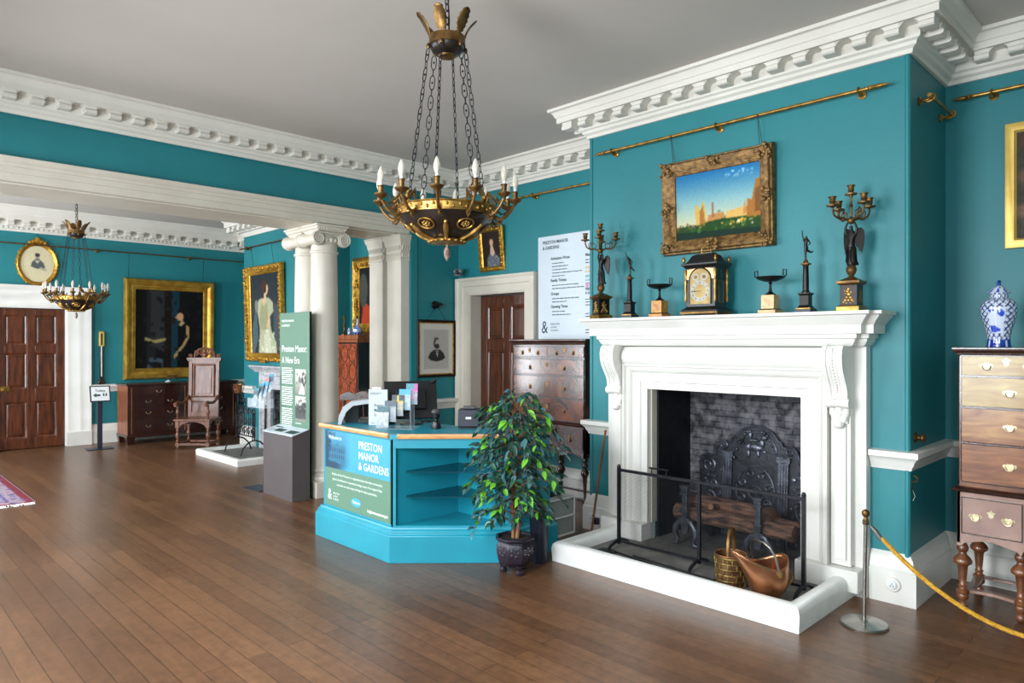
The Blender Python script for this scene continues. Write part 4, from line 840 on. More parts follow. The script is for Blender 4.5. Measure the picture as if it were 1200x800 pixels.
# ================================================================ mantel ornaments (all on the shelf, z = 1.852)
def statue(name, t, pts, edges, rad, mat, sub=1, root=0):
    me = bpy.data.meshes.new(name); me.from_pydata(pts, edges, []); me.update()
    me.materials.append(M[mat]); o = bpy.data.objects.new(name, me); C.objects.link(o); o.parent = t
    bm = bmesh.new(); bm.from_mesh(me); lay = bm.verts.layers.skin.verify(); bm.verts.ensure_lookup_table()
    for i, v in enumerate(bm.verts): r = rad[i]; v[lay].radius = (r, r) if not isinstance(r, tuple) else r; v[lay].use_root = (i == root)
    bm.to_mesh(me); bm.free()
    m = o.modifiers.new('skin', 'SKIN'); m.use_smooth_shade = True; s = o.modifiers.new('sub', 'SUBSURF'); s.levels = s.render_levels = sub+1
    return o
ZS = 1.853
def candelabrum(label, loc, rz):
    t = thing('figure_candelabrum', label, 'candelabrum', loc, rz, 'winged figure candelabra on the mantel')
    b = MB(); b.box(-.07,.07,-.07,.07,0,.03); b.fru(0,0,.03,.134,.134,.038,.12,.12); b.build('base_plate', 'brass', t, bevel=.002)
    MB().box(-.052,.052,-.052,.052,.036,.168).build('pedestal', 'bronze', t, bevel=.001)
    b = MB(); b.fru(0,0,.165,.104,.104,.178,.136,.136); b.box(-.07,.07,-.07,.07,.178,.192); b.fru(0,0,.192,.12,.12,.212,.06,.06); b.build('pedestal_cornice', 'obrass', t)
    for rot in range(4):
        b = MB(); c = [(0,.14,.009),(-.006,.125,.011),(.002,.108,.013),(.016,.12,.006),(-.018,.112,.006),(-.022,.13,.005),(-.01,.088,.008),(.012,.086,.008),(-.02,.07,.009),(.022,.07,.010),(0,.07,.008),(-.03,.058,.006),(.032,.06,.006),(-.012,.052,.005),(.012,.052,.005)]
        for x, z, r in c: b.ball((x,-.053,z), r, 8, sy=.35, sz=1.2)
        b.xf(Matrix.Rotation(rot*PI/2, 4, 'Z')); b.build('gilt_relief', 'brass', t)
    b = MB(); b.lathe([(.034,.205),(.028,.215),(.014,.225),(.018,.233),(.024,.24),(.031,.258),(.031,.272),(.024,.29),(.01,.297)], seg=24); b.build('globe_stand', 'obrass', t)
    z0 = .292
    P = [(0,0,.12),(0,0,.17),(0,-.004,.205),(0,-.002,.232),(0,-.004,.255),(-.012,0,.075),(-.012,-.004,.012),(-.012,-.02,0),(.014,0,.075),(.02,.012,.02),(.024,.02,.0),(-.028,0,.198),(-.036,-.006,.238),(-.02,-.008,.275),(.028,0,.198),(.036,-.006,.238),(.02,-.008,.275)]
    E_ = [(0,1),(1,2),(2,3),(3,4),(0,5),(5,6),(6,7),(0,8),(8,9),(9,10),(2,11),(11,12),(12,13),(2,14),(14,15),(15,16)]
    R_ = [.021,.019,.021,.009,.014,.017,.010,.006,.016,.010,.006,.009,.0075,.006,.009,.0075,.006]
    statue('winged_figure', t, [(x, y, z+z0) for x, y, z in P], E_, R_, 'bronze')
    b = MB(); b.lathe([(.026,.0),(.03,.01),(.03,.04),(.026,.09),(.022,.125),(.016,.13)], (0,.004,z0+.0), 16, sx=1, sy=.8)
    for k in range(9): a = 2*PI*k/9; b.tube([(.024*math.cos(a), .004+.02*math.sin(a), z0+.12), (.031*math.cos(a), .004+.026*math.sin(a), z0+.03), (.03*math.cos(a)+.008, .012+.026*math.sin(a), z0+.004)], .005, 5)
    b.build('drapery', 'bronze', t)
    for s in (-1, 1):
        b = MB(); pr = [(0,.2),(.02,.235),(.045,.245),(.062,.225),(.066,.18),(.06,.12),(.05,.075),(.044,.10),(.036,.09),(.03,.12),(.02,.12),(.006,.16)]
        b.prism([(x, z+z0) for x, z in pr], .0, .009, 'y'); b.xf(Matrix.Translation((s*.006,.016,0)) @ Matrix.Rotation(s*.45, 4, 'Z') @ Matrix.Diagonal((s,1,1,1))); b.build('wing', 'bronze', t, bevel=.002)
    b = MB(); b.ball((0,-.005,z0+.287), .024, 18); b.lathe([(.012,.305),(.006,.315),(.008,.33),(.005,.34),(.007,.37),(.012,.38),(.007,.39),(.006,.43),(.012,.44),(.014,.448)], (0,-.005,z0), 14); b.build('upper_globe', 'obrass', t)
    def cup(b, x, y, z): b.lathe([(.005,-.016),(.014,-.008),(.036,-.004),(.037,.004),(.018,.007),(.014,.016),(.02,.024),(.018,.03),(.019,.05),(.025,.052),(.025,.057),(.015,.057),(.014,.03)], (x,y,z), 16)
    for k in range(4):
        a = PI/4+k*PI/2+.15; b = MB(); R = .128; ca, sa = math.cos(a), math.sin(a)
        b.tube([(.015*ca,.015*sa-.005,z0+.29),(.05*ca,.05*sa-.005,z0+.30),(.085*ca,.085*sa-.005,z0+.298),(.115*ca,.115*sa-.005,z0+.315),(R*ca,R*sa-.005,z0+.345),(R*ca,R*sa-.005,z0+.37)], [.008,.006,.007,.006,.006,.005], 8)
        b.tube([((.06+.022*math.cos(q))*ca,(.06+.022*math.cos(q))*sa-.005,z0+.325+.022*math.sin(q)) for q in [i*.55 for i in range(12)]], .0035, 5)
        b.tube([(.09*ca,.09*sa-.005,z0+.30),(.1*ca,.1*sa-.005,z0+.34),(.08*ca,.08*sa-.005,z0+.36),(.075*ca,.075*sa-.005,z0+.345)], .004, 5)
        br = b.build('branch', 'obrass', t); c = MB(); cup(c, R*ca, R*sa-.005, z0+.378); c.build('candle_cup', 'obrass', br)
    c = MB(); cup(c, 0, -.005, z0+.455); c.build('candle_cup', 'obrass', t)
    return t
cb = candelabrum('bronze winged figure candelabrum at the right end of the mantel', (4.66, 1.64, ZS), W)
c2 = copy_tree(cb); c2.location = (4.66, 3.655, ZS); c2['label'] = 'bronze winged figure candelabrum at the left end of the mantel'; c2.rotation_euler = (0,0,W-.35)
def figure_column(label, loc, rz, pose):
    t = thing('figure_on_column', label, 'statuette', loc, rz, 'bronze figures on columns')
    b = MB(); b.box(-.052,.052,-.052,.052,0,.024); b.build('plinth', 'navy', t, bevel=.001); b = MB(); b.box(-.047,.047,-.047,.047,.024,.031); b.build('gilt_band', 'brass', t)
    b = MB(); b.fru(0,0,.031,.085,.085,.05,.062,.062); b.box(-.03,.03,-.03,.03,.05,.115); b.fru(0,0,.115,.06,.06,.125,.078,.078); b.box(-.038,.038,-.038,.038,.125,.132); b.build('pedestal', 'bronze', t, bevel=.001)
    b = MB(); b.lathe([(.026,.132),(.026,.14),(.02,.148),(.0195,.22),(.017,.315),(.02,.32)], seg=20); b.build('column_shaft', 'bronze', t)
    b = MB(); b.box(-.027,.027,-.027,.027,.322,.330); b.lathe([(.018,.312),(.024,.32),(.022,.33),(.016,.338),(.012,.352),(.004,.358)], seg=16); b.build('column_capital', 'obrass', t)
    z0 = .352
    if pose: # running, arm raised
        P = [(0,0,.085),(0,0,.115),(.002,0,.135),(.004,-.002,.15),(.006,-.004,.16),(-.003,0,.045),(0,0,.003),(-.004,-.01,0),(.012,.01,.06),(.03,.022,.05),(.04,.028,.062),(-.014,0,.135),(-.02,-.006,.165),(-.02,-.008,.20),(.018,0,.13),(.028,.006,.11),(.02,-.012,.095)]
    else:
        P = [(0,0,.085),(-.004,0,.112),(-.008,0,.13),(-.014,-.002,.142),(-.018,-.004,.152),(.004,0,.045),(.006,0,.003),(0,-.01,0),(.012,.006,.06),(.026,.014,.04),(.036,.02,.028),(-.02,0,.13),(-.026,-.006,.16),(-.034,-.008,.19),(.006,0,.126),(.02,.006,.105),(.026,-.008,.085)]
    E_ = [(0,1),(1,2),(2,3),(3,4),(0,5),(5,6),(6,7),(0,8),(8,9),(9,10),(2,11),(11,12),(12,13),(2,14),(14,15),(15,16)]
    statue('figure', t, [(x,y,z+z0) for x,y,z in P], E_, [.012,.011,.012,.005,.009,.008,.005,.003,.009,.0055,.003,.006,.004,.003,.006,.004,.003], 'bronze')
    return t
figure_column('bronze running figure on a dark column, right of the clock', (4.66, 1.93, ZS), W, 1)
figure_column('bronze leaning figure on a dark column, left of the clock', (4.66, 3.36, ZS), W, 0)
def tazza(label, loc, rz, mm):
    t = thing('bronze_tazza', label, 'dish', loc, rz, 'pair of bronze dishes on marble blocks')
    b = MB(); b.box(-.062,.062,-.062,.062,0,.026); b.build('marble_plinth', mm, t, bevel=.001); MB().fru(0,0,.026,.114,.114,.034,.10,.10).build('plinth_moulding', 'bronze', t)
    MB().box(-.046,.046,-.046,.046,.034,.13).build('marble_block', mm, t, bevel=.002)
    b = MB(); b.lathe([(.038,.13),(.036,.137),(.022,.145),(.012,.155),(.008,.18),(.008,.205),(.014,.212),(.008,.218),(.01,.222)], seg=24); b.build('stem', 'bronze', t)
    b = MB(); b.lathe([(.008,.22),(.04,.224),(.08,.238),(.098,.252),(.1,.256),(.094,.257),(.07,.245),(.0,.238)], seg=36); b.build('dish_bowl', 'bronze', t)
    for s in (-1, 1):
        MB().tube([(s*.085,0,.245),(s*.112,0,.262),(s*.114,0,.30),(s*.092,0,.304),(s*.09,0,.262)], .0042, 6).build('handle', 'bronze', t)
    return t
tazza('shallow bronze dish on a pale marble block, right of the clock', (4.66, 2.175, ZS), W, 'psienna')
tazza('shallow bronze dish on an orange marble block, left of the clock', (4.66, 3.075, ZS), W, 'sienna')
# bracket clock
t = thing('bracket_clock', 'ebonised bracket clock with brass arched dial in the middle of the mantel', 'clock', (4.655, 2.665, ZS), W)
w, d = .118, .085
b = MB(); b.box(-w-.035,w+.035,-d-.03,d+.03,.012,.03); b.build('brass_base', 'obrass', t, bevel=.002)
for sx in (-1,1):
    for sy in (-1,1): MB().ball((sx*(w+.02), sy*(d+.015), .008), .009, 8).build('foot', 'brass', t)
b = MB(); b.sweep(rect_path(2*w, 2*d), [(.03,.03),(-.03,.03),(-.028,.042),(-.014,.052),(-.004,.06),(.0,.068),(.03,.07)], closed=True); b.box(-w,w,-d,d,.03,.36)
b.sweep(rect_path(2*w, 2*d), [(.03,.345),(-.004,.35),(-.012,.362),(-.028,.372),(-.03,.385),(.03,.385)], closed=True); b.build('case', 'black', t, bevel=.001)
b = MB(); pr = [(0,.385),(.018,.392),(.032,.41),(.042,.43),(.052,.448),(.07,.458),(.07,.464)]
for i in range(len(pr)-1): (a0,z0),(a1,z1) = pr[i],pr[i+1]; b.fru(0,0,z0,2*(w+.02-a0),2*(d+.02-a0),z1,2*(w+.02-a1),2*(d+.02-a1))
b.build('bell_top', 'black', t)
b = MB(); b.tube([(-.035,0,.464),(-.04,0,.49),(-.03,0,.51),(0,0,.518),(.03,0,.51),(.04,0,.49),(.035,0,.464)], .005, 8); b.box(-.045,.045,-.01,.01,.462,.47); b.build('carrying_handle', 'brass', t)
for sx in (-1,1):
    for sy in (-1,1):
        b = MB(); b.lathe([(.006,.385),(.012,.39),(.007,.396),(.013,.41),(.011,.425),(.003,.44)], (sx*(w+.012), sy*(d+.012), 0), 12); b.build('pineapple_finial', 'brass', t)
        b = MB(); b.lathe([(.006,.1),(.010,.12),(.006,.16),(.011,.2),(.008,.23),(.014,.25),(.007,.27),(.010,.3),(.013,.33),(.006,.345)], (sx*(w+.002), sy*(d+.002), 0), 10); b.build('corner_mount', 'brass', t)
y = -d-.002
ac = lambda r, n=20, zc=.262: [(r*math.cos(PI*k/n), zc+r*math.sin(PI*k/n)) for k in range(n+1)]
b = MB(); b.prism([(-.082,.085),(.082,.085)]+ac(.082), y-.004, y, 'y'); b.build('dial_plate', 'dial', t)
b = MB(); b.tube([(.088,y-.004,.085)]+[(x,y-.004,z) for x,z in ac(.088)]+[(-.088,y-.004,.085)], .005, 8); b.build('dial_arch_moulding', 'black', t)
for s in (-1,1): MB().prism([(s*.112,.268),(s*.112,.34),(s*.02,.345+.004),(s*.06,.333),(s*.088,.30),(s*.093,.268)], y-.002, y, 'y').build('spandrel_fret', 'copper', t)
b = MB(); n = 40; zc = .18
b.add([(r*math.cos(2*PI*k/n), y-.006, zc+r*math.sin(2*PI*k/n)) for r in (.078,.05) for k in range(n)], [(k,(k+1) % n,(k+1) % n+n,k+n) for k in range(n)]); b.build('chapter_ring', 'silver', t, smooth=0)
b = MB()
for k, s in enumerate(['XII','I','II','III','IIII','V','VI','VII','VIII','IX','X','XI']):
    a = PI/2-k*PI/6; u = (math.sin(a),0,-math.cos(a)); v = (math.cos(a),0,math.sin(a)); b.text(s, .017, (.057*math.cos(a), y-.0068, zc+.057*math.sin(a)), u, v, 'CENTER', bold=.0003)
b.build('numerals', 'black', t, smooth=0, recalc=False)
for sx in (-1,1):
    b = MB(); b.lathe([(.0,0),(.027,0),(.027,.002),(.0,.003)], seg=24); b.xf(Matrix.Translation((sx*.034, y-.004, .283)) @ Matrix.Rotation(PI/2, 4, 'X')); b.build('subsidiary_dial', 'silver', t); b = MB(); b.lathe([(.0,0),(.014,0),(.014,.001),(.0,.0015)], seg=20); b.xf(Matrix.Translation((sx*.034, y-.0072, .283)) @ Matrix.Rotation(PI/2, 4, 'X')); b.build('subsidiary_boss', 'obrass', t)
MB().box(-.046,.002,y-.009,y-.0075,.178,.182).build('hour_hand', 'black', t); MB().tube([(0,y-.01,zc),(-.07,y-.01,zc-.004)], .0015, 4).build('minute_hand', 'black', t)
for s in (-1,1):
    x = s*(w+.0015); b = MB(); b.add([(x, .05*0+.022*math.cos(a), .30+.034*math.sin(a)) for a in [2*PI*k/24 for k in range(24)]], [tuple(range(24))]); b.build('side_oval_glass', 'glassd', t, smooth=0)
    MB().box(min(x,x+s*.001), max(x,x+s*.001), -.032, .032, .10, .25).build('side_window', 'glassd', t); b = MB(); b.sweep([(-.034,.098),(-.034,.252),(.034,.252),(.034,.098)], [(0,0),(0,.003),(-.003,.003),(-.003,0)], closed=True, plane='y'); b.xf(Matrix.Translation((x,0,0)) @ Matrix.Rotation(s*PI/2, 4, 'Z')); b.build('side_window_bezel', 'brass', t)
# ================================================================ chandelier
def chandelier(label, loc, drop, sc=(1,1,1), rz=0, zt=-.26):
    """origin at the ceiling; z downwards negative. drop: length from crown bottom to bowl rim"""
    t = thing('bowl_chandelier', label, 'chandelier', loc, rz, 'bronze bowl chandeliers with candle arms', scale=sc)
    zc = zt-.15       # crown band top
    b = MB(); b.lathe([(.0,0),(.05,0),(.045,-.015),(.02,-.03),(.012,-.045),(0,-.05)], seg=20); b.build('ceiling_rose', 'obrass', t)
    def link(b, p, q, w, r, tw):
        p, q = Vector(p), Vector(q); d = (q-p).normalized(); a, c = frame_of(d); a, c = a*math.cos(tw)+c*math.sin(tw), c*math.cos(tw)-a*math.sin(tw); L = (q-p).length
        pts = [p+d*L*f+a*w*s for f, s in ((0,.35),(.22,1),(.78,1),(1,.35),(1,-.35),(.78,-1),(.22,-1),(0,-.35))]; b.tube(pts, r, 5, closed=True)
    b = MB()
    for k in range(int((-zc-.04)/.037)): link(b, (0,0,-.04-k*.037), (0,0,-.04-(k+1)*.037-.006), .011, .0032, (k % 2)*PI/2)
    b.build('hanging_chain', 'iron', t)
    MB().tube([(.018,0,0),(.014,.004,-.2),(.02,0,zc+.1),(.015,0,zc)], .0045, 6).build('flex_cable', 'obrass', t)
    b = MB(); b.lathe([(.098,zc),(.1,zc-.045),(.1,zc-.05),(.09,zc-.05),(.088,zc)], seg=36); b.build('crown_band', 'obrass', t)
    b = MB(); b.lathe([(.096,zc-.045),(.094,zc-.06),(.078,zc-.085),(.05,zc-.10),(.02,zc-.108),(0,zc-.11)], seg=36); b.build('crown_dish', 'bowl', t)
    b = MB(); b.lathe([(.05,zc-.098),(.045,zc-.108),(.02,zc-.115),(0,zc-.116)], seg=20); b.build('crown_rosette', 'obrass', t)
    for k in range(6):
        b = MB(); a = 2*PI*k/6+.35; ca, sa = math.cos(a), math.sin(a); n = 14; vs = []
        for i in range(n+1):
            f = i/n; r = .092+.075*f**2.2; z = zc-.045+.162*f-.02*max(0,f-.8); w = .014+.019*math.sin(PI*min(1,max(0,(f-.3)/.7)))**.7+(.004 if i % 2 else -.003) if f < .97 else .005
            for s_, off in ((-1,.0),(0,-.006),(1,.0)):
                vs.append(((r+off)*ca-s_*w*sa, (r+off)*sa+s_*w*ca, z))
        b.add(vs, [(i*3+j, i*3+j+1, (i+1)*3+j+1, (i+1)*3+j) for i in range(n) for j in range(2)])
        o = b.build('crown_leaf', 'obrass', t, smooth=60); m = o.modifiers.new('s', 'SOLIDIFY'); m.thickness = .004
        q = MB(); q.ball((.104*ca,.104*sa,zc-.06), .011, 8, sz=1.5); q.build('chain_boss', 'obrass', t)
    zr = zc-.06-drop; R = .262      # bowl rim
    for k in range(6):
        a = 2*PI*k/6+.35; p0 = Vector((.104*math.cos(a), .104*math.sin(a), zc-.07)); p1 = Vector((.215*math.cos(a), .215*math.sin(a), zr+.0)); b = MB(); n = max(3, int(round((p1-p0).length/.108)))
        for i in range(n):
            u, v = p0.lerp(p1, i/n), p0.lerp(p1, (i+.72)/n); link(b, u, v, .013, .0028, a+.9); c, e = p0.lerp(p1, (i+.68)/n), p0.lerp(p1, (i+1.04)/n); link(b, c, e, .006, .0024, a+.9+PI/2)
            m_ = u.lerp(v, .5); b.ball(m_, .006, 6)
        b.build('suspension_chain', 'iron', t)
    b = MB(); b.lathe([(R-.006,zr),(R+.006,zr+.002),(R+.007,zr-.004),(R,zr-.008),(R-.002,zr-.04),(R+.004,zr-.044),(R+.003,zr-.05),(R-.01,zr-.05),(R-.012,zr)], seg=60); 
    for k in range(48):
        a = 2*PI*k/48; b.ball((R*math.cos(a), R*math.sin(a), zr-.025+.006*(1 if k % 2 else -1)), .0085, 6, sz=1.2)
    b.build('rim_band', 'brass', t)
    pr = [(R-.008,zr-.045),(R-.02,zr-.07),(R-.055,zr-.105),(R-.105,zr-.14),(R-.165,zr-.166),(R-.22,zr-.18),(0,zr-.185)]
    b = MB(); b.lathe(pr, seg=60); b.build('bowl', 'bowl', t, smooth=60)
    def on(a, f):   # point on the bowl skin, f 0 rim..1 bottom
        q = f*(len(pr)-2); i = min(int(q), len(pr)-3); r = pr[i][0]+(pr[i+1][0]-pr[i][0])*(q-i); z = pr[i][1]+(pr[i+1][1]-pr[i][1])*(q-i); return Vector((r*math.cos(a), r*math.sin(a), z))
    for k in range(6):
        a0 = 2*PI*k/6+.1; c = on(a0, .42); ex = Vector((-math.sin(a0), math.cos(a0), 0)); ey = (on(a0,.3)-on(a0,.55)).normalized(); nn = ex.cross(ey).normalized(); nn = nn if nn.dot(c) > 0 else -nn; c = c+nn*.003
        b = MB(); b.tube([c+ex*.045*math.cos(q)+ey*.036*math.sin(q) for q in [2*PI*i/24 for i in range(24)]], .005, 6, closed=True)
        for i in range(7): q = 2*PI*i/7; b.ball(c+ex*.018*math.cos(q)+ey*.015*math.sin(q), .008, 6)
        b.ball(c, .009, 8); b.build('medallion', 'brass', t)
        a1 = a0+PI/6; b = MB(); P_ = [on(a1, f)*1.0+Vector((0,0,-.004)) for f in (.38,.5,.62,.74,.86)]; b.tube(P_, [.008,.016,.014,.010,.014], 8, flat=1); b.ball(P_[0], .011, 8); b.build('applied_figure', 'brass', t)
    b = MB(); b.lathe([(.0,zr-.172),(.095,zr-.172),(.10,zr-.182),(.085,zr-.19),(.04,zr-.196),(0,zr-.198)], seg=36)
    for k in range(16): a = 2*PI*k/16; b.ball((.095*math.cos(a), .095*math.sin(a), zr-.183), .013, 6, sz=.7)
    b.build('bottom_rosette', 'brass', t)
    b = MB(); b.lathe([(.006,zr-.195),(.006,zr-.208),(.012,zr-.212),(.016,zr-.225),(.019,zr-.24),(.016,zr-.262),(.008,zr-.278),(.001,zr-.288)], seg=18); b.build('pine_cone_finial', pm('grey_bronze_cone', (150,126,110), (96,80,70), .4, .5, scale=60, bump=.6) if 'cone' not in M else M['cone'], t)
    base = None
    for k in range(12):
        a = 2*PI*k/12; ca, sa = math.cos(a), math.sin(a)
        ar = bpy.data.objects.new('candle_arm', None) if False else None
        if base is None:
            b = MB(); b.tube([(R+.002,0,zr-.045),(R+.03,0,zr-.062),(R+.055,0,zr-.05),(R+.085,0,zr-.02),(R+.105,0,zr+.012),(R+.11,0,zr+.02)], [.008,.011,.009,.008,.007,.007], 8)
            b.tube([(R-.005,0,zr-.0),(R+.01,0,zr+.035),(R+.005,0,zr+.06),(R+.03,0,zr+.03),(R+.07,0,zr-.005),(R+.10,0,zr+.01)], [.004,.008,.005,.006,.006,.004], 6)
            b.tube([(R,0,zr-.06),(R+.02,0,zr-.085),(R+.04,0,zr-.075)], .006, 6)
            b.tube([(R+.045+.018*math.cos(q), 0, zr+.02+.018*math.sin(q)) for q in [i*.6 for i in range(10)]], .0035, 5)
            arm = b.build('candle_arm', 'obrass', t); x = R+.11
            b = MB(); b.lathe([(.006,.0),(.012,.01),(.026,.018),(.034,.026),(.036,.033),(.02,.034),(.014,.038),(.015,.07),(.018,.072),(.018,.076),(.01,.077)], (x,0,zr+.012), 16); cup = b.build('candle_cup', 'obrass', arm)
            b = MB(); b.lathe([(.009,.0),(.009,.014)], (x,0,zr+.089), 12); cap = b.build('lamp_cap', 'paper', arm)
            b = MB(); b.lathe([(.008,0),(.013,.012),(.0175,.03),(.0175,.045),(.012,.067),(.006,.082),(.0,.088)], (x,0,zr+.101), 18); bl = b.build('candle_bulb', 'bulb', arm)
            MB().tube([(x,0,zr+.107),(x,0,zr+.15)], .006, 6).build('lamp_filament', pm('amber_filament', (240,196,150), None, .5) if 'fil' not in M else M['fil'], arm)
            base = arm
        else:
            c = copy_tree(base, t); c.rotation_euler = (0,0,a)
    for k in range(3):   # winged griffins on the rim
        a = 2*PI*k/3+.6; m = MB(); m.ball((0,0,.03), .02, 10, sx=1.8); m.ball((.035,0,.06), .014, 8); m.tube([(.02,0,.04),(.035,0,.06)], .011, 6); m.prism([(-.01,.04),(-.06,.10),(-.11,.115),(-.07,.07),(-.09,.07),(-.05,.04)], -.004, .004, 'y'); m.tube([(.03,0,.03),(.035,0,.0)], .007, 6); m.tube([(-.03,0,.03),(-.035,0,.0)], .008, 6)
        m.xf(Matrix.Translation(((R-.02)*math.cos(a), (R-.02)*math.sin(a), zr)) @ Matrix.Rotation(a+PI/2, 4, 'Z')); m.build('griffin', 'brass', t)
    return t
chandelier('large bronze bowl chandelier with candle bulbs hanging nearest in the main room', (2.416, 2.955, ZC), .875, rz=math.radians(13))
chandelier('smaller looking chandelier hanging in the far room beyond the white beam', (2.30, 10.35, ZC), .80, (.95,.95,1), rz=.2, zt=-.47)
# ================================================================ fig tree in pot
t = thing('potted_fig', 'artificial weeping fig with dark and lime leaves in a purple-black footed pot', 'potted plant', (3.54, 3.56, 0))
def oct(prof, ph=PI/8): b = MB(); b.lathe(prof, seg=8, ph=ph); return b
b = oct([(.05,.05),(.09,.055),(.125,.09),(.138,.14),(.140,.18),(.130,.225),(.122,.235),(.128,.24),(.148,.248),(.15,.262),(.128,.264),(.12,.25),(.11,.24),(0,.24)]); b.build('pot', 'pot', t, smooth=25, bevel=.004)
for k in range(3):
    a = 2*PI*k/3+2.2; b = MB(); x, y = .085*math.cos(a), .085*math.sin(a); b.lathe([(.01,0),(.026,.004),(.028,.02),(.018,.035),(.028,.055),(.03,.07)], (x,y,0), 10); b.build('pot_foot', 'pot', t)
b = MB()
for k in range(8):
    b = MB(); a = PI/4*k+PI/4+.0
    for i in range(5): q = 2*PI*i/5; b.ball((.128*math.cos(a)-.026*math.sin(a)*math.cos(q), .128*math.sin(a)+.026*math.cos(a)*math.cos(q), .17+.026*math.sin(q)), .008, 6)
    b.build('relief_ornament', 'pot', t)
b = MB(); b.lathe([(0,.235),(.115,.24),(.11,.246),(0,.25)], seg=16); b.build('soil', 'soil', t)
rr = random.Random(11); trunks = []
for k, (a, ph) in enumerate(((0,0),(2.1,2),(4.2,4))):
    P_ = [Vector(((.022+.012*math.sin(z*9+ph))*math.cos(a+z*2.2), (.022+.012*math.sin(z*9+ph))*math.sin(a+z*2.2), z)) for z in [.24+.09*i for i in range(11)]]
    MB().tube(P_, [.014-.0007*i for i in range(11)], 8).build('trunk', 'bark', t); trunks.append(P_)
lb = MB(); br = MB()
def leaf(b, p, d, L, w, droop, mi):
    d = Vector(d).normalized(); s = d.cross(Vector((0,0,1))); s = s.normalized() if s.length > .1 else Vector((1,0,0)); n = s.cross(d); roll = rr.uniform(-.9,.9); s2 = s*math.cos(roll)+n*math.sin(roll); n2 = s2.cross(d)
    q = []
    for f, ww in ((0,0),(.25,.8),(.5,1),(.75,.62),(1,0)):
        c = p+d*L*f+Vector((0,0,-droop*L*f*f)); 
        if ww == 0: q.append([c])
        else: q.append([c-s2*w*ww+n2*w*ww*.35, c, c+s2*w*ww+n2*w*ww*.35])
    vs = q[0]+q[1]+q[2]+q[3]+q[4]
    b.add(vs, [(0,1,2),(0,2,3),(1,4,5,2),(2,5,6,3),(4,7,8,5),(5,8,9,6),(7,10,8),(8,10,9)], mi)
nb = 0
for k in range(110):
    z = .42+.80*(k/110)**.95+rr.uniform(-.03,.03); tr = trunks[k % 3]; i = min(10, max(0, int((z-.24)/.09))); p0 = tr[i].copy(); a = k*2.4+rr.uniform(-.3,.3)
    f = max(0,(z-.42)/.83); reach = (.23+.10*math.sin(PI*min(1,f*1.02+.08)))*rr.uniform(.7,1.2)
    up = rr.uniform(.02,.14)*(1 if f < .8 else 1.2); dr = rr.uniform(.02,.16)
    e = [p0, p0+Vector((math.cos(a)*reach*.4, math.sin(a)*reach*.4, up)), p0+Vector((math.cos(a)*reach*.75, math.sin(a)*reach*.75, up-.02)), p0+Vector((math.cos(a)*reach, math.sin(a)*reach, up-dr))]
    br.tube(e, [.0045,.0035,.0025,.0015], 5)
    for j in range(15):
        g = .25+.75*j/14; q = g*3; ii = min(int(q), 2); c = e[ii].lerp(e[ii+1], q-ii); da = a+rr.uniform(-1.3,1.3); lf = rr.random(); mi = 2 if lf < .2 and g > .5 else (1 if lf < .5 else 0)
        leaf(lb, c, (math.cos(da), math.sin(da), rr.uniform(-.7,.25)), rr.uniform(.05,.082), rr.uniform(.014,.021), rr.uniform(.2,.6), mi)
br.build('branches', 'bark', t); lb.build('foliage', ['leaf','leafb','lime'], t, smooth=60, recalc=False)
# ================================================================ reception desk
t = thing('reception_desk', 'turquoise reception desk with wooden lipping and open corner shelves', 'desk', (0,0,0))
body = [(3.05,5.40),(3.05,4.375),(3.695,3.755),(4.13,3.755),(4.13,4.40),(3.72,4.40),(3.72,5.40)]
# travel so that right = outside (clockwise from above is right=inside, so counter-clockwise)
base_path = [(3.70,5.42),(3.05,5.42),(3.05,4.375),(3.695,3.755),(4.13,3.755),(4.13,4.42)]
b = MB(); b.sweep(base_path, [(-.02,0),(.045,0),(.045,.20),(.03,.215),(.03,.232),(.016,.245),(.012,.262),(-.02,.262)]); b.build('plinth', 'dteal', t, bevel=.003)
b = MB(); b.prism([(3.05,5.40),(3.05,4.375),(3.075,4.375+.0),(3.075,5.40)], .25, .925, 'z'); b.build('side_panel', 'dteal', t)
b = MB(); b.prism([(3.05,4.375),(3.05,4.395),(3.70,4.395),(3.70,4.378),(3.085,4.378),(3.075,4.37)], .25, .925, 'z'); b.build('inner_back_panel', 'dteal', t)
b = MB(); b.prism([(3.70,4.395),(3.715,4.395),(3.715,3.76),(3.70,3.755)], .25, .925, 'z'); b.build('inner_back_panel', 'dteal', t)
b = MB(); b.prism([(3.70,3.755),(4.13,3.755),(4.13,4.40),(4.11,4.40),(4.11,3.775),(3.70,3.775)], .25, .925, 'z'); b.build('end_panel', 'dteal', t)
d = Vector((3.695-3.05, 3.755-4.375)); Ld = d.length; d.normalize(); nn = Vector((d.y, -d.x))
def dp(s, o): return (3.05+d.x*s+nn.x*o, 4.375+d.y*s+nn.y*o)
def strip(s0, s1, z0, z1, o0=-.018, o1=.0): q = MB(); q.prism([dp(s0,o0),dp(s1,o0),dp(s1,o1),dp(s0,o1)], z0, z1, 'z'); return q
strip(0, Ld, .855, .925).build('top_rail', 'dteal', t); strip(0, .022, .25, .86).build('corner_post', 'dteal', t); strip(Ld-.02, Ld, .25, .86).build('corner_post', 'dteal', t)
strip(0, Ld, .25, .272, -.02, .004).build('bottom_rail', 'dteal', t)
tri = [(3.075,4.374),(3.697,4.374),(3.697,3.765)]
b = MB(); b.prism(tri, .25, .268, 'z'); b.build('shelf_floor', 'dteal', t)
for z in (.475, .665):
    b = MB(); b.prism([dp(.09,-.03),dp(Ld-.09,-.03),(3.695,3.86),(3.695,4.372),(3.18,4.372)], z, z+.008, 'z'); b.build('glass_shelf', 'gshelf', t)
top = [(3.035,5.43),(3.035,4.368),(3.69,3.738),(4.145,3.738),(4.145,4.42),(3.74,4.42),(3.74,5.43)]
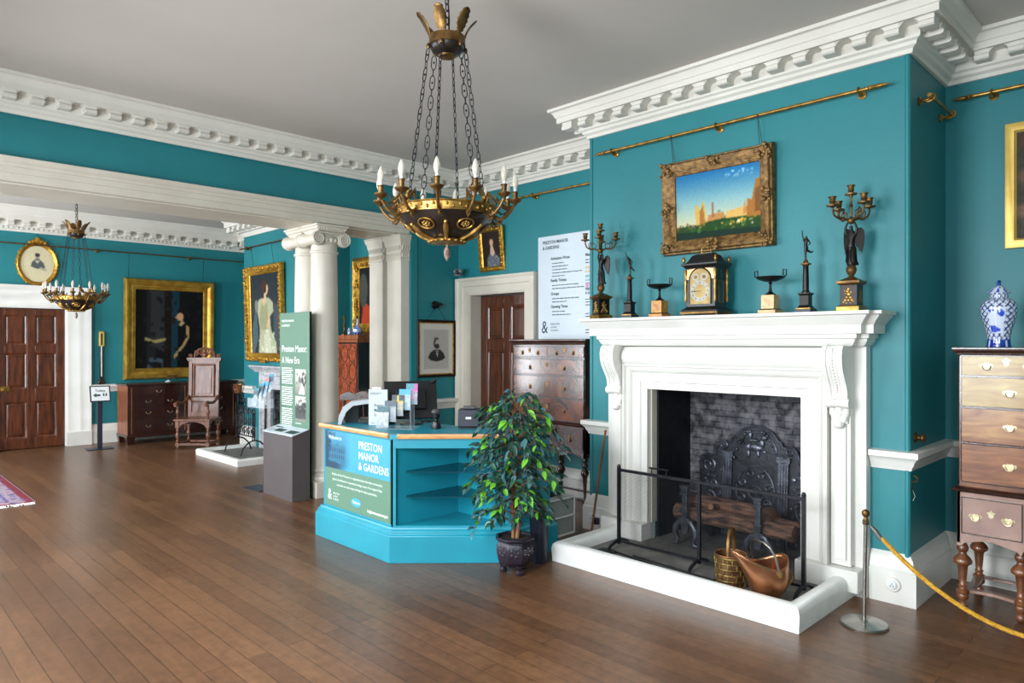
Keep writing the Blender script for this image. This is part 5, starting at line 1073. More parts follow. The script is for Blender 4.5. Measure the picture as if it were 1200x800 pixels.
b = MB(); b.prism(top, .925, .962, 'z'); b.build('worktop', 'dteal', t)
b = MB(); b.sweep([(3.03,5.43),(3.03,4.40)], [(-.005,.93),(.008,.93),(.013,.945),(.008,.965),(-.02,.965),(-.02,.961)]); b.build('wooden_lipping', 'edge', t)
b = MB(); b.sweep([(3.062,4.338),(3.688,3.735),(4.15,3.735),(4.15,4.42)], [(-.005,.93),(.008,.93),(.013,.945),(.008,.965),(-.02,.965),(-.02,.961)]); b.build('wooden_lipping', 'edge', t)
# desk graphic panel (x from the left seen from the front)
g = thing('desk_panel', 'blue and green printed welcome panel on the left face of the desk', 'sign', (3.049, 4.87, .26), W)
MB().box(-.485, .475, -.008, 0, .02, .655).build('green_panel', 'green', g)
def house(w, h, nx, nz, tone=((56,136,164),(14,56,82))):
    a, dk = tone; mid = tuple((x+y)//2 for x, y in zip(a, dk))
    sh = [('g',0,mid,1,a),('p',[(0,0),(1,0),(1,.12),(0,.2)],dk),('p',[(.16,.2),(.16,.62),(.24,.66),(.34,.62),(.46,.7),(.58,.62),(.7,.64),(.78,.58),(.78,.2)],tuple(int(x*.6+y*.4) for x,y in zip(a,dk)))]
    for r_ in range(2):
        for c in range(7): x = .19+.083*c; z = .27+.17*r_; sh.append(('p',[(x,z),(x+.035,z),(x+.035,z+.1),(x,z+.1)],dk))
    sh += [('e',.05,.75,.12,.3,dk),('n',0,.2,.4,1,dk,60,.03),('n',.1,.4,.8,1,mid,26,.03),('e',.06,.36,.1,.18,dk),('n',.5,1,.1,.22,mid,12,.03)]
    return paint(w, h, nx, nz, a, sh, 1, 4, 3)
cols = house(.4, .315, 80, 60).reshape(61,81,4)
f = np.clip((np.linspace(0,1,81)-.72)/.28, 0, 1)[None,:,None]; sky = np.array(lin((62,152,184))+(1,)); cols = cols*(1-f)+sky*f; g2 = np.clip((.2-np.linspace(0,1,61))/.2, 0, 1)[:,None,None]*np.clip((np.linspace(0,1,81)-.45)/.4, 0, 1)[None,:,None]; cols = cols*(1-g2)+sky*g2
canvas('house_photograph', g, .42, .315, -.0095, cols.reshape(-1,4), 80, 60, 'print', x=-.275, z=.4975)
MB().box(-.066, .475, -.0093, -.0081, .34, .655).build('blue_panel', pm('blue_print', (62,152,184), None, .45), g, smooth=0)
tx(g, [('PRESTON', .087, .035, .545), ('MANOR', .087, .035, .462), ('& GARDENS', .087, .035, .379)], 'wink', -.0103, sx=.90, bold=.0)
tx(g, [('Welcome to', .045, -.43, .585)], 'wink', -.0103, name='welcome_lettering', sx=.9, bold=0)
q = MB()
for s_, x, z in (('Brighton & Hove Museums is a registered charity that relies on donations,', 0, .285), ('grants and admissions to operate its heritage venues. Your support helps', 0, .243), ('us protect our city\'s unique heritage for future generations.', 0, .201)): q.text(s_, .027, (x, -.0103, z), align='CENTER', sx=.92)
q.build('paragraph_lettering', 'wink', g, smooth=0, recalc=False)
tx(g, [('&', .13, -.44, .075)], 'wink', -.0103, name='ampersand_emblem', sx=.75); tx(g, [('BRIGHTON', .022, -.355, .125), ('& HOVE', .022, -.355, .10), ('MUSEUMS', .022, -.355, .075)], 'wink', -.0103, name='emblem_lettering', sx=.9)
q = MB(); q.add([(.0+.075*math.cos(a), -.0100, .105+.036*math.sin(a)) for a in [2*PI*k/32 for k in range(32)]], [tuple(range(32))]); q.build('oval_badge', 'sky', g, smooth=0)
q = MB(); q.text('Thank you', .03, (0, -.0106, .096), align='CENTER', sx=.85, bold=.0006); q.build('badge_lettering', 'wink', g, smooth=0, recalc=False)
tx(g, [('brightonmuseums.org.uk', .031, .165, .058)], 'wink', -.0103, name='web_address_lettering', sx=.9, bold=.0008)
Z = .9625
# things on the desk
t = thing('bent_card_screen', 'bent grey white panel arching over the black till equipment at the desk end', 'screen', (3.25, 5.17, Z), 0)
b = MB(); pp = [(-.17,0),(-.165,.06),(-.13,.14),(-.06,.19),(.05,.205),(.36,.215)]; b.prism([(x,z) for x,z in pp]+[(x+(.028 if z < .18 else .012),max(0,z-.034)) for x,z in pp[::-1]], -.06, .06, 'y'); b.xf(Matrix.Rotation(-.55, 4, 'Z')); b.build('bent_panel', 'fboard', t)
t = thing('till_printer', 'black till box under the bent grey white panel', 'printer', (3.45, 5.16, Z), W-.6)
b = MB(); b.box(-.16,.14,-.08,.14,0,.175); b.build('case', 'black', t, bevel=.006); b = MB(); b.fru(0,-.12,0,.2,.1,.035,.18,.08); b.build('front_tray', 'black', t, bevel=.004); MB().box(-.01,.05,-.172,-.168,.01,.03).build('status_screen', 'sky', t); MB().box(-.11,-.06,-.082,-.08,.05,.09).build('paper_slot', 'grey', t)
t = thing('card_terminal_rack', 'small black stacked rack at the left inside the bent panel', 'rack', (3.27, 5.32, Z), W-.5)
for z in (0, .045, .09): MB().box(-.05,.05,-.05,.06,z+.004,z+.012).build('tray', 'black', t)
for x in (-.05,.047): MB().box(x,x+.004,-.05,.06,0,.13).build('side_plate', 'black', t)
MB().box(-.03,.03,-.04,.05,.013,.04).build('card_stack', 'grey', t)
t = thing('standing_folder', 'grey white upright card folder printed with the manor name', 'folder', (3.31, 4.95, Z), -1.0)
MB().box(-.085,.085,-.02,.0,0,.30).build('cover', 'fboard', t, bevel=.002); MB().box(-.05,.03,-.025,.0,.301,.318).build('clip', 'paper', t, bevel=.002)
tx(t, [('Preston', .034, -.035, .155), ('Manor &', .034, -.035, .115), ('Gardens', .034, -.035, .075)], 'ink', -.021, sx=.8, bold=.0006); bars(t, [(-.07,.03,.27),(-.07,.0,.258),(-.06,-.03,.02)], 'ink', -.0208, .005)
t = thing('leaflet_rack', 'clear tiered acrylic rack of leaflets at the desk corner', 'leaflet holder', (3.30, 4.66, Z), -.95)
lc = [((60,96,104),(210,210,206)),((70,84,94),(150,170,176)),((46,60,74),(214,180,70)),((58,150,196),(190,210,214)),((60,130,140),(206,60,150))]
for k in range(5):
    x = -.11+.05*k; y = -.06+.032*k; z = .02+.045*k; w = .1
    b = MB(); b.box(x-w/2-.003, x+w/2+.003, y-.010, y-.007, z-.01, z+.10); b.box(x-w/2-.003, x+w/2+.003, y-.01, y+.014, z-.012, z-.009); b.build('acrylic_pocket', 'perspex', t, smooth=0)
    if k < 5:
        a_, c_ = lc[k]; lf = paint(.1,.17,16,26,a_,[('g',.0,a_,.7,c_),('n',.1,.9,.1,.7,(150,140,150),9,.12),('g',.88,a_,1,a_),('n',.1,.9,.1,.6,c_,9,.1)]+([('p',[(.7,.6),(1,.6),(1,1),(.7,1)],(206,60,150))] if k == 4 else [])+([('p',[(.45,.66),(.6,.66),(.6,1),(.45,1)],(236,200,70))] if k == 2 else []),1,8,k)
        q = MB(); q.grid(lambda u, v, x=x, y=y, z=z: (x+(u-.5)*.098, y-.004+v*.02, z-.008+v*.165), 16, 26); q.build('leaflet', 'print', t, smooth=0, recalc=False, col=lf)
b = MB(); b.box(-.17,.15,-.09,.12,0,.004); b.box(.10,.106,.0,.1,0,.3); b.build('acrylic_base', 'perspex', t)
t = thing('till_monitor', 'large black monitor seen from behind, leaning back on its stand', 'monitor', (3.58, 4.87, Z), -PI/4+PI+.25)
b = MB(); b.box(-.225,.225,-.012,.012,-.165,.165); b.xf(Matrix.Translation((0,0,.20)) @ Matrix.Rotation(.30, 4, 'X')); b.build('screen_housing', 'black', t, bevel=.006)
b = MB(); b.box(-.13,.13,.012,.035,-.09,.09); b.xf(Matrix.Translation((0,0,.20)) @ Matrix.Rotation(.30, 4, 'X')); b.build('rear_cover', 'black', t, bevel=.01)
MB().tube([(0,.09,.01),(0,.06,.1),(0,.03,.18)], .022, 10).build('stand_arm', 'black', t); b = MB(); b.lathe([(.1,0),(.1,.008),(.03,.014),(0,.014)], (0,.06,0), 28); b.build('stand_base', 'black', t)
t = thing('gooseneck_microphone', 'thin black microphone on a bent stem rising behind the monitor', 'microphone', (3.74, 4.86, Z), 0)
MB().tube([(0,0,.006),(-.04,0,.2),(-.03,-.03,.30),(.01,-.06,.345)], .004, 6).build('stem', 'black', t); MB().tube([(.01,-.06,.345),(.045,-.08,.375)], .014, 10).build('head', 'black', t); b = MB(); b.lathe([(.045,0),(.045,.01),(.01,.02)], seg=18); b.build('foot', 'black', t)
t = thing('barcode_scanner', 'small black upright barcode scanner between monitor and receipt printer', 'scanner', (3.50, 4.42, Z), W)
b = MB(); b.lathe([(.038,0),(.04,.01),(.034,.05),(.03,.06),(.018,.066),(.018,.08)], seg=20); b.build('base', 'black', t); b = MB(); b.lathe([(.016,.078),(.03,.09),(.034,.115),(.026,.125)], seg=18); b.build('neck', 'black', t); b = MB(); b.ball((0,-.005,.137), .03, 14, sy=1.2, sz=.7); b.build('reader_head', 'grey', t)
t = thing('receipt_printer', 'dark navy receipt printer with white badge on the desk top', 'printer', (3.76, 4.31, Z), -PI/4-.02)
b = MB(); b.box(-.085,.085,-.1,.08,.012,.15); b.build('case', 'navy', t, bevel=.006); b = MB(); b.prism([(-.02,.15),(.04,.15),(.03,.172),(-.015,.175)], -.05, .05, 'x'); b.build('paper_cover', 'black', t, bevel=.003); MB().box(-.08,.08,-.12,.09,0,.012).build('foot_plate', 'black', t, bevel=.003)
MB().box(.09,.16,.0,.1,.05,.12).build('connector_box', 'black', t, bevel=.004); MB().box(-.022,.022,-.102,-.1,.075,.092).build('badge', 'wink', t)
t = thing('carved_chair', 'dark chair with carved wavy crest rail, mostly hidden behind the desk', 'chair', (4.10, 6.22, 0), W+PI+.6)
MB().box(-.24,.24,-.22,.22,.42,.47).build('seat', 'walnut', t, bevel=.008)
for x in (-.21,.21):
    for y in (-.19,.19): MB().tube([(x,y,0),(x,y,.42)], [.018,.024], 10).build('leg', 'walnut', t)
    MB().tube([(x,.2,.46),(x,.24,.8),(x*1.02,.28,1.1)], [.022,.02,.018], 10).build('back_post', 'walnut', t)
b = MB(); n = 24; b.prism([(-.25+.5*i/n, 1.12+.028*abs(math.sin(i/n*3*PI))+.02*math.sin(i/n*PI)) for i in range(n+1)]+[(.25,1.07),(-.25,1.07)], .27, .3, 'y'); b.build('crest_rail', 'walnut', t, bevel=.004)
for x in (-.1,0,.1): MB().tube([(x,.21,.47),(x,.285,1.08)], .012, 8).build('back_splat', 'walnut', t)
# ---------------------------------------------------------------- bin, drawer tower
t = thing('waste_bin', 'tall black waste bin squeezed between the fig pot and the hearth kerb', 'bin', (3.836, 3.60, 0), 0)
b = MB(); b.lathe([(.06,0),(.064,.01),(.078,.44),(.082,.45),(.074,.45),(.06,.03),(0,.03)], seg=24, sx=.95, sy=1.0); b.build('body', 'navy', t)
b = MB(); b.tube([(.078*math.cos(a)*.95, .08*math.sin(a), .445) for a in [2*PI*k/24 for k in range(24)]], .006, 6, closed=True); b.build('rim', 'black', t)
t = thing('drawer_tower', 'small frosted plastic drawer tower behind the plant by the tall dark chest', 'drawer unit', (4.46, 4.10, 0), W)
b = MB()
for z in (.0,.155,.31): b.box(-.15,.17,-.17,.19,z,z+.012)
for x in (-.15,.158):
    for y in (-.17,.178): b.box(x,x+.012,y,y+.012,.012,.31)
b.build('frame', 'paper', t, bevel=.002)
for z in (.014,.169):
    b = MB(); b.box(-.135,.155,-.165,-.16,z,z+.13); b.box(-.135,.155,.165,.17,z,z+.13); b.box(-.135,-.13,-.16,.165,z,z+.13); b.box(.15,.155,-.16,.165,z,z+.13); d_ = b.build('drawer', 'frost', t, smooth=0); MB().box(-.04,.06,-.18,-.166,z+.09,z+.105).build('handle', 'paper', d_)
t = thing('black_crate', 'black plastic crate on top of the frosted drawer tower', 'crate', (4.42, 4.14, .3225), W)
b = MB(); b.fru(0,0,0,.24,.28,.13,.27,.31); b.build('tub', 'black', t, bevel=.006); MB().box(-.145,.145,-.165,.165,.131,.14).build('lid', 'paper', t, bevel=.003)
# ---------------------------------------------------------------- green banner and its plinth
t = thing('display_plinth', 'grey brown display plinth with sloping white printed top before the column', 'plinth', (3.435, 7.06, 0), W)
b = MB(); b.prism([(0,0),(.19,0),(.19,.735),(0,.68)], -.335, .335, 'x'); b.build('cabinet', 'grey', t, bevel=.002)
b = MB(); b.prism([(-.004,.681),(.185,.736),(.185,.744),(-.004,.689)], -.339, .339, 'x'); b.build('sloping_top', 'board', t)
q = MB()
for x0, x1, y0, y1 in ((-.17,.02,.035,.10),(.10,.30,.03,.10)):
    sl_ = lambda y: .6905+(y+.004)*.291
    q.add([(x0,y0,sl_(y0)),(x1,y0,sl_(y0)),(x1+.02,y1,sl_(y1)),(x0+.02,y1,sl_(y1))], [(0,1,2,3)])
q.build('printed_blocks', 'ink', t, smooth=0)
q = MB()
for k in range(4): y0 = .03+.018*k; q.add([(-.30,y0,sl_(y0)),(-.2,y0,sl_(y0)),(-.2,y0+.005,sl_(y0+.005)),(-.30,y0+.005,sl_(y0+.005))], [(0,1,2,3)])
q.add([(-.3,.12,sl_(.12)),(-.12,.12,sl_(.12)),(-.12,.14,sl_(.14)),(-.3,.14,sl_(.14))], [(0,1,2,3)]); q.build('small_print', 'ink', t, smooth=0)
t = thing('tall_banner', 'tall green information panel about the manor standing on the grey plinth', 'sign', (3.655, 7.06, 0), W)
MB().box(-.335, .335, -.025, 0, .002, 1.985).build('panel', 'green', t, bevel=.002); MB().box(.3352, .338, -.024, -.001, .01, 1.98).build('edge_strip', 'black', t)
tx(t, [('PRESTON MANOR', .034, -.285, 1.885), ('& GARDENS', .034, -.285, 1.835)], 'wink', -.0262, name='heading_lettering', bold=.0005)
tx(t, [('Preston Manor:', .105, -.285, 1.555), ('A New Era', .105, -.285, 1.43)], 'wink', -.0262, sx=.86, bold=.0004, name='title_lettering')
rows = [(-.285, -.03+.0*0-random.Random(k).uniform(0,.02), 1.375-.0235*k) for k in range(30) if k not in (8, 18)]
bars(t, rows[:-2]+[(-.285,-.1,.66),(-.285,-.08,.64)], 'wink', -.0262, .011, seed=4)
for z, sd in ((1.235, 1), (.945, 2)): canvas('photograph', t, .235, .27, -.0265, paint(.235,.27,30,34,(190,190,180),[('g',0,(120,118,110),.5,(170,168,160)),('p',[(.3,.0),(.9,0),(.7,.45),(.62,.45)],(214,212,204)) if sd == 1 else ('p',[(0,.1),(1,.1),(1,.5),(0,.6)],(70,70,70)),('p',[(.3,.45),(.3,.62),(.62,.62),(.62,.45)],(110,108,100)),('n',0,1,.4,.85,(60,60,58),26 if sd == 2 else 9,.07),('n',.65,1,.3,.9,(54,54,52),14,.08)],1,8,sd), 30, 34, 'print', x=.145, z=z)
bars(t, [(.03,.17,1.075),(.03,.16,.785)], 'wink', -.0262, .007, seed=8)
tx(t, [('&', .17, -.29, .20)], 'wink', -.0262, name='ampersand_emblem', sx=.75); tx(t, [('BRIGHTON', .033, -.18, .285), ('& HOVE', .033, -.18, .245), ('MUSEUMS', .033, -.18, .205)], 'wink', -.0262, name='emblem_lettering')
for q_ in t.children:   # the sign stands from z .74 upwards behind the sloping top
    pass
t = thing('leaflet_stand', 'floor stand holding fanned leaflets in clear pockets left of the green banner', 'leaflet stand', (3.52, 7.58, 0), W+.1)
MB().box(-.24,.12,-.12,.10,0,.01).build('base_plate', 'navy', t, bevel=.003); MB().tube([(.02,0,.01),(.02,.02,.95)], .014, 10).build('pole', 'iron', t)
for k in range(4):
    x = -.105+.07*k; y = -.06+.02*k; z = .96+.055*k; a_, c_ = lc[(k+1) % 5] if k < 3 else ((50,70,90),(90,120,150))
    lf = paint(.1,.2,12,24,a_,[('g',0,(160,176,190),.6,(70,100,116)),('n',.1,.9,.1,.6,(200,210,210),8,.12),('g',.86,(60,130,150) if k != 2 else (200,110,110),1,(60,130,150) if k != 2 else (200,110,110))],1,8,k+9)
    q = MB(); q.grid(lambda u, v, x=x, y=y, z=z: (x+(u-.5)*.1+v*.03, y+v*.03, z-.02+v*.20), 12, 24); q.build('leaflet', 'print', t, smooth=0, recalc=False, col=lf)
b = MB(); b.box(-.17,.17,-.09,.03,.925,.93); b.box(-.17,.17,-.093,-.09,.925,1.03); b.box(-.17,-.167,-.09,.03,.93,1.03); b.box(.167,.17,-.09,.03,.93,1.03); b.build('clear_tray', 'perspex', t, smooth=0)
# ---------------------------------------------------------------- rope barrier
def post(label, loc, lean):
    t = thing('rope_post', label, 'barrier post', loc, 0)
    b = MB(); b.lathe([(.13,0),(.131,.006),(.125,.014),(.06,.02),(.02,.024),(.016,.03),(0,.03)], seg=44); b.build('base', 'steel', t)
    MB().tube([(0,0,.02),(lean[0]*.6,lean[1]*.6,.62)], .0105, 14).build('pole', 'steel', t)
    b = MB(); b.lathe([(.012,.585),(.017,.588),(.017,.594),(.012,.598),(.012,.605),(.018,.61),(.012,.62),(.01,.63),(.02,.642),(.022,.655),(.018,.668),(.006,.676),(0,.677)], (lean[0]*.6,lean[1]*.6,0), 18); b.build('finial', 'obrass', t)
    b = MB(); x, y = lean[0]*.6, lean[1]*.6; b.tube([(x+.017*math.cos(a), y+.017*math.sin(a), .60) for a in [2*PI*k/14 for k in range(14)]], .004, 6, closed=True); b.build('rope_ring', 'steel', t); return t
post('slender steel rope post with round base at the corner of the hearth', (4.335, 1.455, 0), (.012, -.012))
post('rope post beyond the right edge of the photo', (4.72, -.25, 0), (0, 0))
A = Vector((4.35, 1.425, .585)); B = Vector((4.72, -.23, .60)); n = 30
rp = [A.lerp(B, i/n)+Vector((0,0,-.50*(1-(2*i/n-1)**2)*1.0)) for i in range(n+1)]
t = thing('barrier_rope', 'yellow rope sagging from the steel post toward the right edge', 'rope', (0,0,0))
MB().tube(rp[1:-1], .0125, 10).build('rope', 'rope', t)
MB().tube([rp[0], rp[0].lerp(rp[1], .45), rp[1]+Vector((0,0,-.012))], [.006,.0145,.0145], 10).build('end_hook', 'steel', t); MB().tube([rp[-1], rp[-1].lerp(rp[-2], .45), rp[-2]+Vector((0,0,-.012))], [.006,.0145,.0145], 10).build('end_hook', 'steel', t)
# ================================================================ far room
# marble surround
t = thing('marble_surround', 'grey marble fireplace surround in the far room behind the banner', 'fireplace', (0,0,0))
m = MB(); m0 = m.mark(); m.sweep([(-9.55,0),(-9.55,.95),(-10.12,.95),(-10.12,0)][::-1], [(0,0),(0,.04),(-.08,.045),(-.085,.07),(-.2,.075),(-.215,.1),(-.26,.105),(-.27,.08),(-.28,0)], plane='y')
m.xf(Matrix(((0,1,0,XB-.002),(-1,0,0,0),(0,0,1,0),(0,0,0,1))), m0); m.build('architrave', 'marble', t)
m = MB(); m.sweep([(XB,10.62),(4.80,10.62),(4.80,9.30),(XB,9.30)], [(-.05,1.20),(.005,1.20),(.02,1.225),(.05,1.25),(.07,1.28),(.08,1.285),(.08,1.305),(-.05,1.305)]); m.prism([(XB,10.60),(4.80,10.60),(4.80,9.31),(XB,9.31)], 1.21, 1.304, 'z'); m.build('mantel_shelf', 'marble', t)
t = thing('hearth_kerb', 'low white stone kerb of the far fireplace with grey slab', 'hearth', (0,0,0))
kp2 = [(-.045,0),(.04,0),(.044,.07),(.03,.09),(-.02,.094),(-.04,.085),(-.045,.06)]
m = MB(); m.sweep([(4.78,10.58),(3.94,10.58),(3.94,9.20),(4.78,9.20)], kp2); m.build('kerb', 'kerb', t); m = MB(); m.box(3.98,5.29,9.56,10.11,0,.045); m.box(3.98,4.74,9.24,10.54,0,.046); S('floor', m, 'slab')
m = MB(); m.box(5.27,5.299,9.551,10.119,.05,.949); m.box(4.87,5.27,10.09,10.119,.05,.949); m.box(4.87,5.27,9.551,9.58,.05,.949); S('wall_firebox', m, 'brick', smooth=0)
# wrought iron stand with copper cup
t = thing('wrought_iron_grate', 'black scrolled wrought iron fire grate stand with a copper cup on its post', 'fire grate', (4.38, 9.97, .047), W)
for x in (-.30, .26):
    MB().tube([(x,-.2,.006),(x,-.17,.10),(x,-.09,.18),(x,.0,.21),(x,.09,.18),(x,.17,.10),(x,.2,.006)], .011, 8).build('arched_foot', 'iron', t)
    MB().tube([(x,0,.2),(x,0,.84 if x < 0 else .62)], .010, 8).build('post', 'iron', t)
    MB().tube([(x,-.03,.2),(x,-.03,.72 if x < 0 else .60)], .007, 8).build('post', 'iron', t)
for z in (.25,.68): MB().tube([(-.3,0,z),(.26,0,z)], .009, 6).build('rail', 'iron', t)
b = MB()
for i in range(4):
    x = -.22+.145*i; spiral(b, x, .60, .06, 1.3, 1, 0, 0, .009); spiral(b, x, .46, .06, 1.3, -1, 2, 0, .009); spiral(b, x, .32, .06, 1.3, 1, 1, 0, .009); b.tube([(x,0,.25),(x,0,.68)], .007, 6); b.tube([(x+.07,0,.25),(x+.07,0,.68)], .006, 6)
spiral(b, -.16, .76, .06, 1.3, 1, 0, 0, .008); b.tube([(-.3,0,.72),(-.16,0,.86),(-.02,0,.68)], .007, 6); spiral(b, -.04, .75, .05, 1.2, -1, 0, 0, .008)
b.build('scroll_panel', 'iron', t)
for k in range(4): a = PI/4+PI/2*k; ca, sa = math.cos(a), math.sin(a); MB().tube([(-.3,0,.83),(-.3+.05*ca,.05*sa,.85),(-.3+.085*ca,.085*sa,.92),(-.3+.09*ca,.09*sa,.985),(-.3+.12*ca,.12*sa,.99)], .005, 6).build('cup_bracket', 'iron', t)
b = MB(); b.lathe([(.045,.86),(.06,.9),(.066,.985),(.07,.99),(.062,.99),(.055,.9),(0,.88)], (-.3,0,0), 20); b.build('copper_cup', 'copper', t)
# seated lady in pale dress
t, f, iw, ih = picture('seated_lady_portrait', 'gilt framed portrait of a seated lady in a pale dress above the far fireplace', 'painting', (XB-.012, 10.34, 2.11), W, 1.27, 1.50, .14, 'gold', [(0,.015),(.1,.03),(.35,.035),(.6,.07),(.85,.075),(1,.03)], tilt=.03)
canvas('canvas', t, iw+.01, ih+.01, -.012, paint(iw, ih, 80, 100, (44,52,56), [('g',.5,(52,58,60),1,(34,44,50)),('p',[(.05,.35),(.2,.62),(.24,.2),(.1,0),(0,0)],(74,92,96)),('p',[(.75,.1),(.8,.6),(1,.62),(1,0)],(64,76,80)),
    ('p',[(.24,.0),(.3,.30),(.26,.44),(.2,.60),(.3,.68),(.42,.70),(.60,.70),(.76,.64),(.78,.52),(.66,.46),(.68,.3),(.84,.14),(.86,0)],(166,168,138)),('p',[(.32,.3),(.3,.5),(.4,.64),(.58,.62),(.6,.44),(.56,.3)],(146,146,112)),('p',[(.42,.0),(.5,.28),(.62,.3),(.7,.0)],(186,188,162)),
    ('p',[(.40,.68),(.46,.58),(.54,.68)],(206,168,132)),('p',[(.46,.66),(.47,.76),(.55,.76),(.54,.66)],(206,166,130)),('e',.54,.81,.075,.075,(210,168,136)),('e',.48,.845,.105,.09,(64,46,36)),('e',.585,.81,.03,.05,(212,172,140)),('p',[(.62,.5),(.66,.5),(.62,.36),(.57,.33),(.56,.37)],(204,164,130)),('e',.57,.345,.05,.02,(206,160,120)),('e',.2,.6,.06,.08,(120,120,112)),('n',.25,.8,.02,.3,(200,200,178),26,.02)], 2, 5, 9), 80, 100)
b = MB(); rr = random.Random(5)
for k in range(120):
    q = k/120*4; i = int(q); fr = q-i; c = [(-1,-1),(1,-1),(1,1),(-1,1),(-1,-1)]; x = c[i][0]+(c[i+1][0]-c[i][0])*fr; z = c[i][1]+(c[i+1][1]-c[i][1])*fr; b.ball((x*.59+rr.uniform(-.02,.02), -.07, z*.705+rr.uniform(-.02,.02)), rr.uniform(.014,.03), 6, sy=.7)
b.build('carved_ornament', 'gold', t); MB().box(-.09,.09,-.09,-.06,-.76,-.70).build('title_plate', 'gold', t, bevel=.004)
for x in (-.35, .35): MB().tube([(x,-.02,.72),(x,-.05,1.06)], .003, 5).build('hanging_cord', 'iron', t)
# dark lady on the far wall
t, f, iw, ih = picture('dark_lady_portrait', 'very dark large painting of a lady in profile, wide gilt frame, on the far wall', 'painting', (4.325, YF-.012, 1.895), 0, 1.50, 1.73, .19, 'sgold', [(0,.02),(.06,.04),(.14,.04),(.3,.055),(.36,.05),(.7,.10),(.85,.105),(.93,.08),(1,.05)], tilt=.02)
canvas('canvas', t, iw+.01, ih+.01, -.015, paint(iw, ih, 100, 120, (14,16,16), [('p',[(.16,0),(.16,1),(.3,1),(.3,0)],(28,30,30)),('p',[(.22,.3),(.22,1),(.42,1),(.42,.2)],(44,46,46)),('p',[(.52,0),(.52,1),(.64,1),(.63,0)],(20,52,64)),('p',[(.42,0),(.42,1),(.52,1),(.52,0)],(26,14,12)),
    ('p',[(.12,.36),(.13,.40),(.26,.36),(.44,.39),(.44,.355),(.3,.32)],(150,136,84)),('p',[(.16,.0),(.2,.14),(.4,.12),(.4,.0)],(60,74,86)),('p',[(.24,0),(.26,.08),(.38,.07),(.38,0)],(16,16,18)),
    ('e',.69,.72,.085,.07,(24,18,16)),('e',.645,.665,.055,.052,(196,150,110)),('e',.59,.655,.022,.014,(186,140,100)),('p',[(.66,.66),(.7,.60),(.76,.56),(.62,.50),(.63,.56),(.66,.61)],(190,150,108)),
    ('p',[(.62,.56),(.66,.54),(.74,.6),(.8,.54),(.8,.3),(.86,0),(.6,0),(.62,.3)],(12,12,12)),('p',[(.74,.56),(.78,.54),(.79,.4),(.73,.3),(.66,.22),(.60,.16),(.585,.11),(.56,.16),(.6,.22),(.68,.3),(.74,.4)],(172,138,92)),('e',.585,.15,.03,.04,(170,134,92)),('n',0,1,0,1,(24,26,26),60,.03)], 2, 3, 4), 100, 120)
MB().box(-.08,.08,-.12,-.09,-.86,-.80).build('title_plate', 'dgold', t)
for x in (-.68, .55): MB().tube([(x,-.02,.85),(x,-.06,1.27)], .0035, 5).build('hanging_cord', 'iron', t)
# oval picture
t = thing('oval_portrait', 'oval gilt framed pale portrait drawing above the far doorway', 'picture', (2.357, YF-.01, 2.89), 0)
b = MB(); n = 48; k_ = [(.0,.0),(.02,.03),(.045,.045),(.06,.03),(.065,0)]
vs = []
for i in range(n):
    a = 2*PI*i/n
    for o_, h_ in k_: vs.append(((.215+o_)*math.cos(a), -h_, (.275+o_)*math.sin(a)))
b.add(vs, [(i*5+j, i*5+(j+1) % 5, ((i+1) % n)*5+(j+1) % 5, ((i+1) % n)*5+j) for i in range(n) for j in range(5)])
for i in range(36): a = 2*PI*i/36; b.ball((.272*math.cos(a), -.02, .332*math.sin(a)), .017+.008*(i % 3 == 0), 6, sy=.7)
for x, z, r in ((0,.37,.05),(-.05,.35,.035),(.05,.35,.035),(-.1,.33,.03),(.1,.33,.03),(0,-.35,.03)): b.ball((x,-.025,z), r, 8, sy=.6)
b.build('frame', 'gold', t)
oc = paint(.43,.55,60,72,(206,196,160),[('p',[(.3,.42),(.34,.56),(.44,.64),(.56,.64),(.68,.54),(.74,.40),(.6,.36),(.42,.38)],(84,88,90)),('e',.5,.72,.07,.07,(150,136,120)),('e',.5,.755,.075,.05,(60,58,56)),('p',[(.6,.42),(.8,.34),(.74,.3),(.55,.38)],(160,156,136)),('p',[(.42,.6),(.5,.5),(.58,.6)],(190,180,156))],2,4,3)
q = MB(); q.grid(lambda u, v: (lambda x, z: (x*math.sqrt(max(0,1-z*z/2))*.22, -.012, z*math.sqrt(max(0,1-x*x/2))*.28))(2*u-1, 2*v-1), 60, 72); q.build('drawing', 'oil', t, recalc=False, smooth=0, col=oc)
MB().tube([(0,0,.38),(0,-.02,.6)], .0025, 5).build('hanging_cord', 'iron', t)
# stick barometer
t = thing('stick_barometer', 'slim wooden stick barometer with pale register plate hanging right of the far door', 'barometer', (3.245, YF-.008, 1.40), 0)
b = MB(); b.box(-.022,.022,-.03,0,-.38,.34); b.build('case', 'dmaho', t, bevel=.004); b = MB(); b.tube([(0,-.034,-.3),(0,-.034,.2)], .008, 8); b.build('tube_strip', 'paper', t)
b = MB(); b.prism([(-.038,.20),(.038,.20),(.038,.42),(.026,.445),(-.026,.445),(-.038,.42)], -.04, -.002, 'y'); b.build('register_plate', 'pgold', t, bevel=.003); b = MB(); b.box(-.012,.012,-.042,-.04,.22,.41); b.build('scale_window', 'glassd', t)
b = MB(); b.lathe([(.0,0),(.05,.004),(.055,.02),(.04,.035),(.0,.04)], seg=20); b.xf(Matrix.Translation((0,0,-.40)) @ Matrix.Rotation(PI/2, 4, 'X')); b.build('cistern_cover', 'dmaho', t)
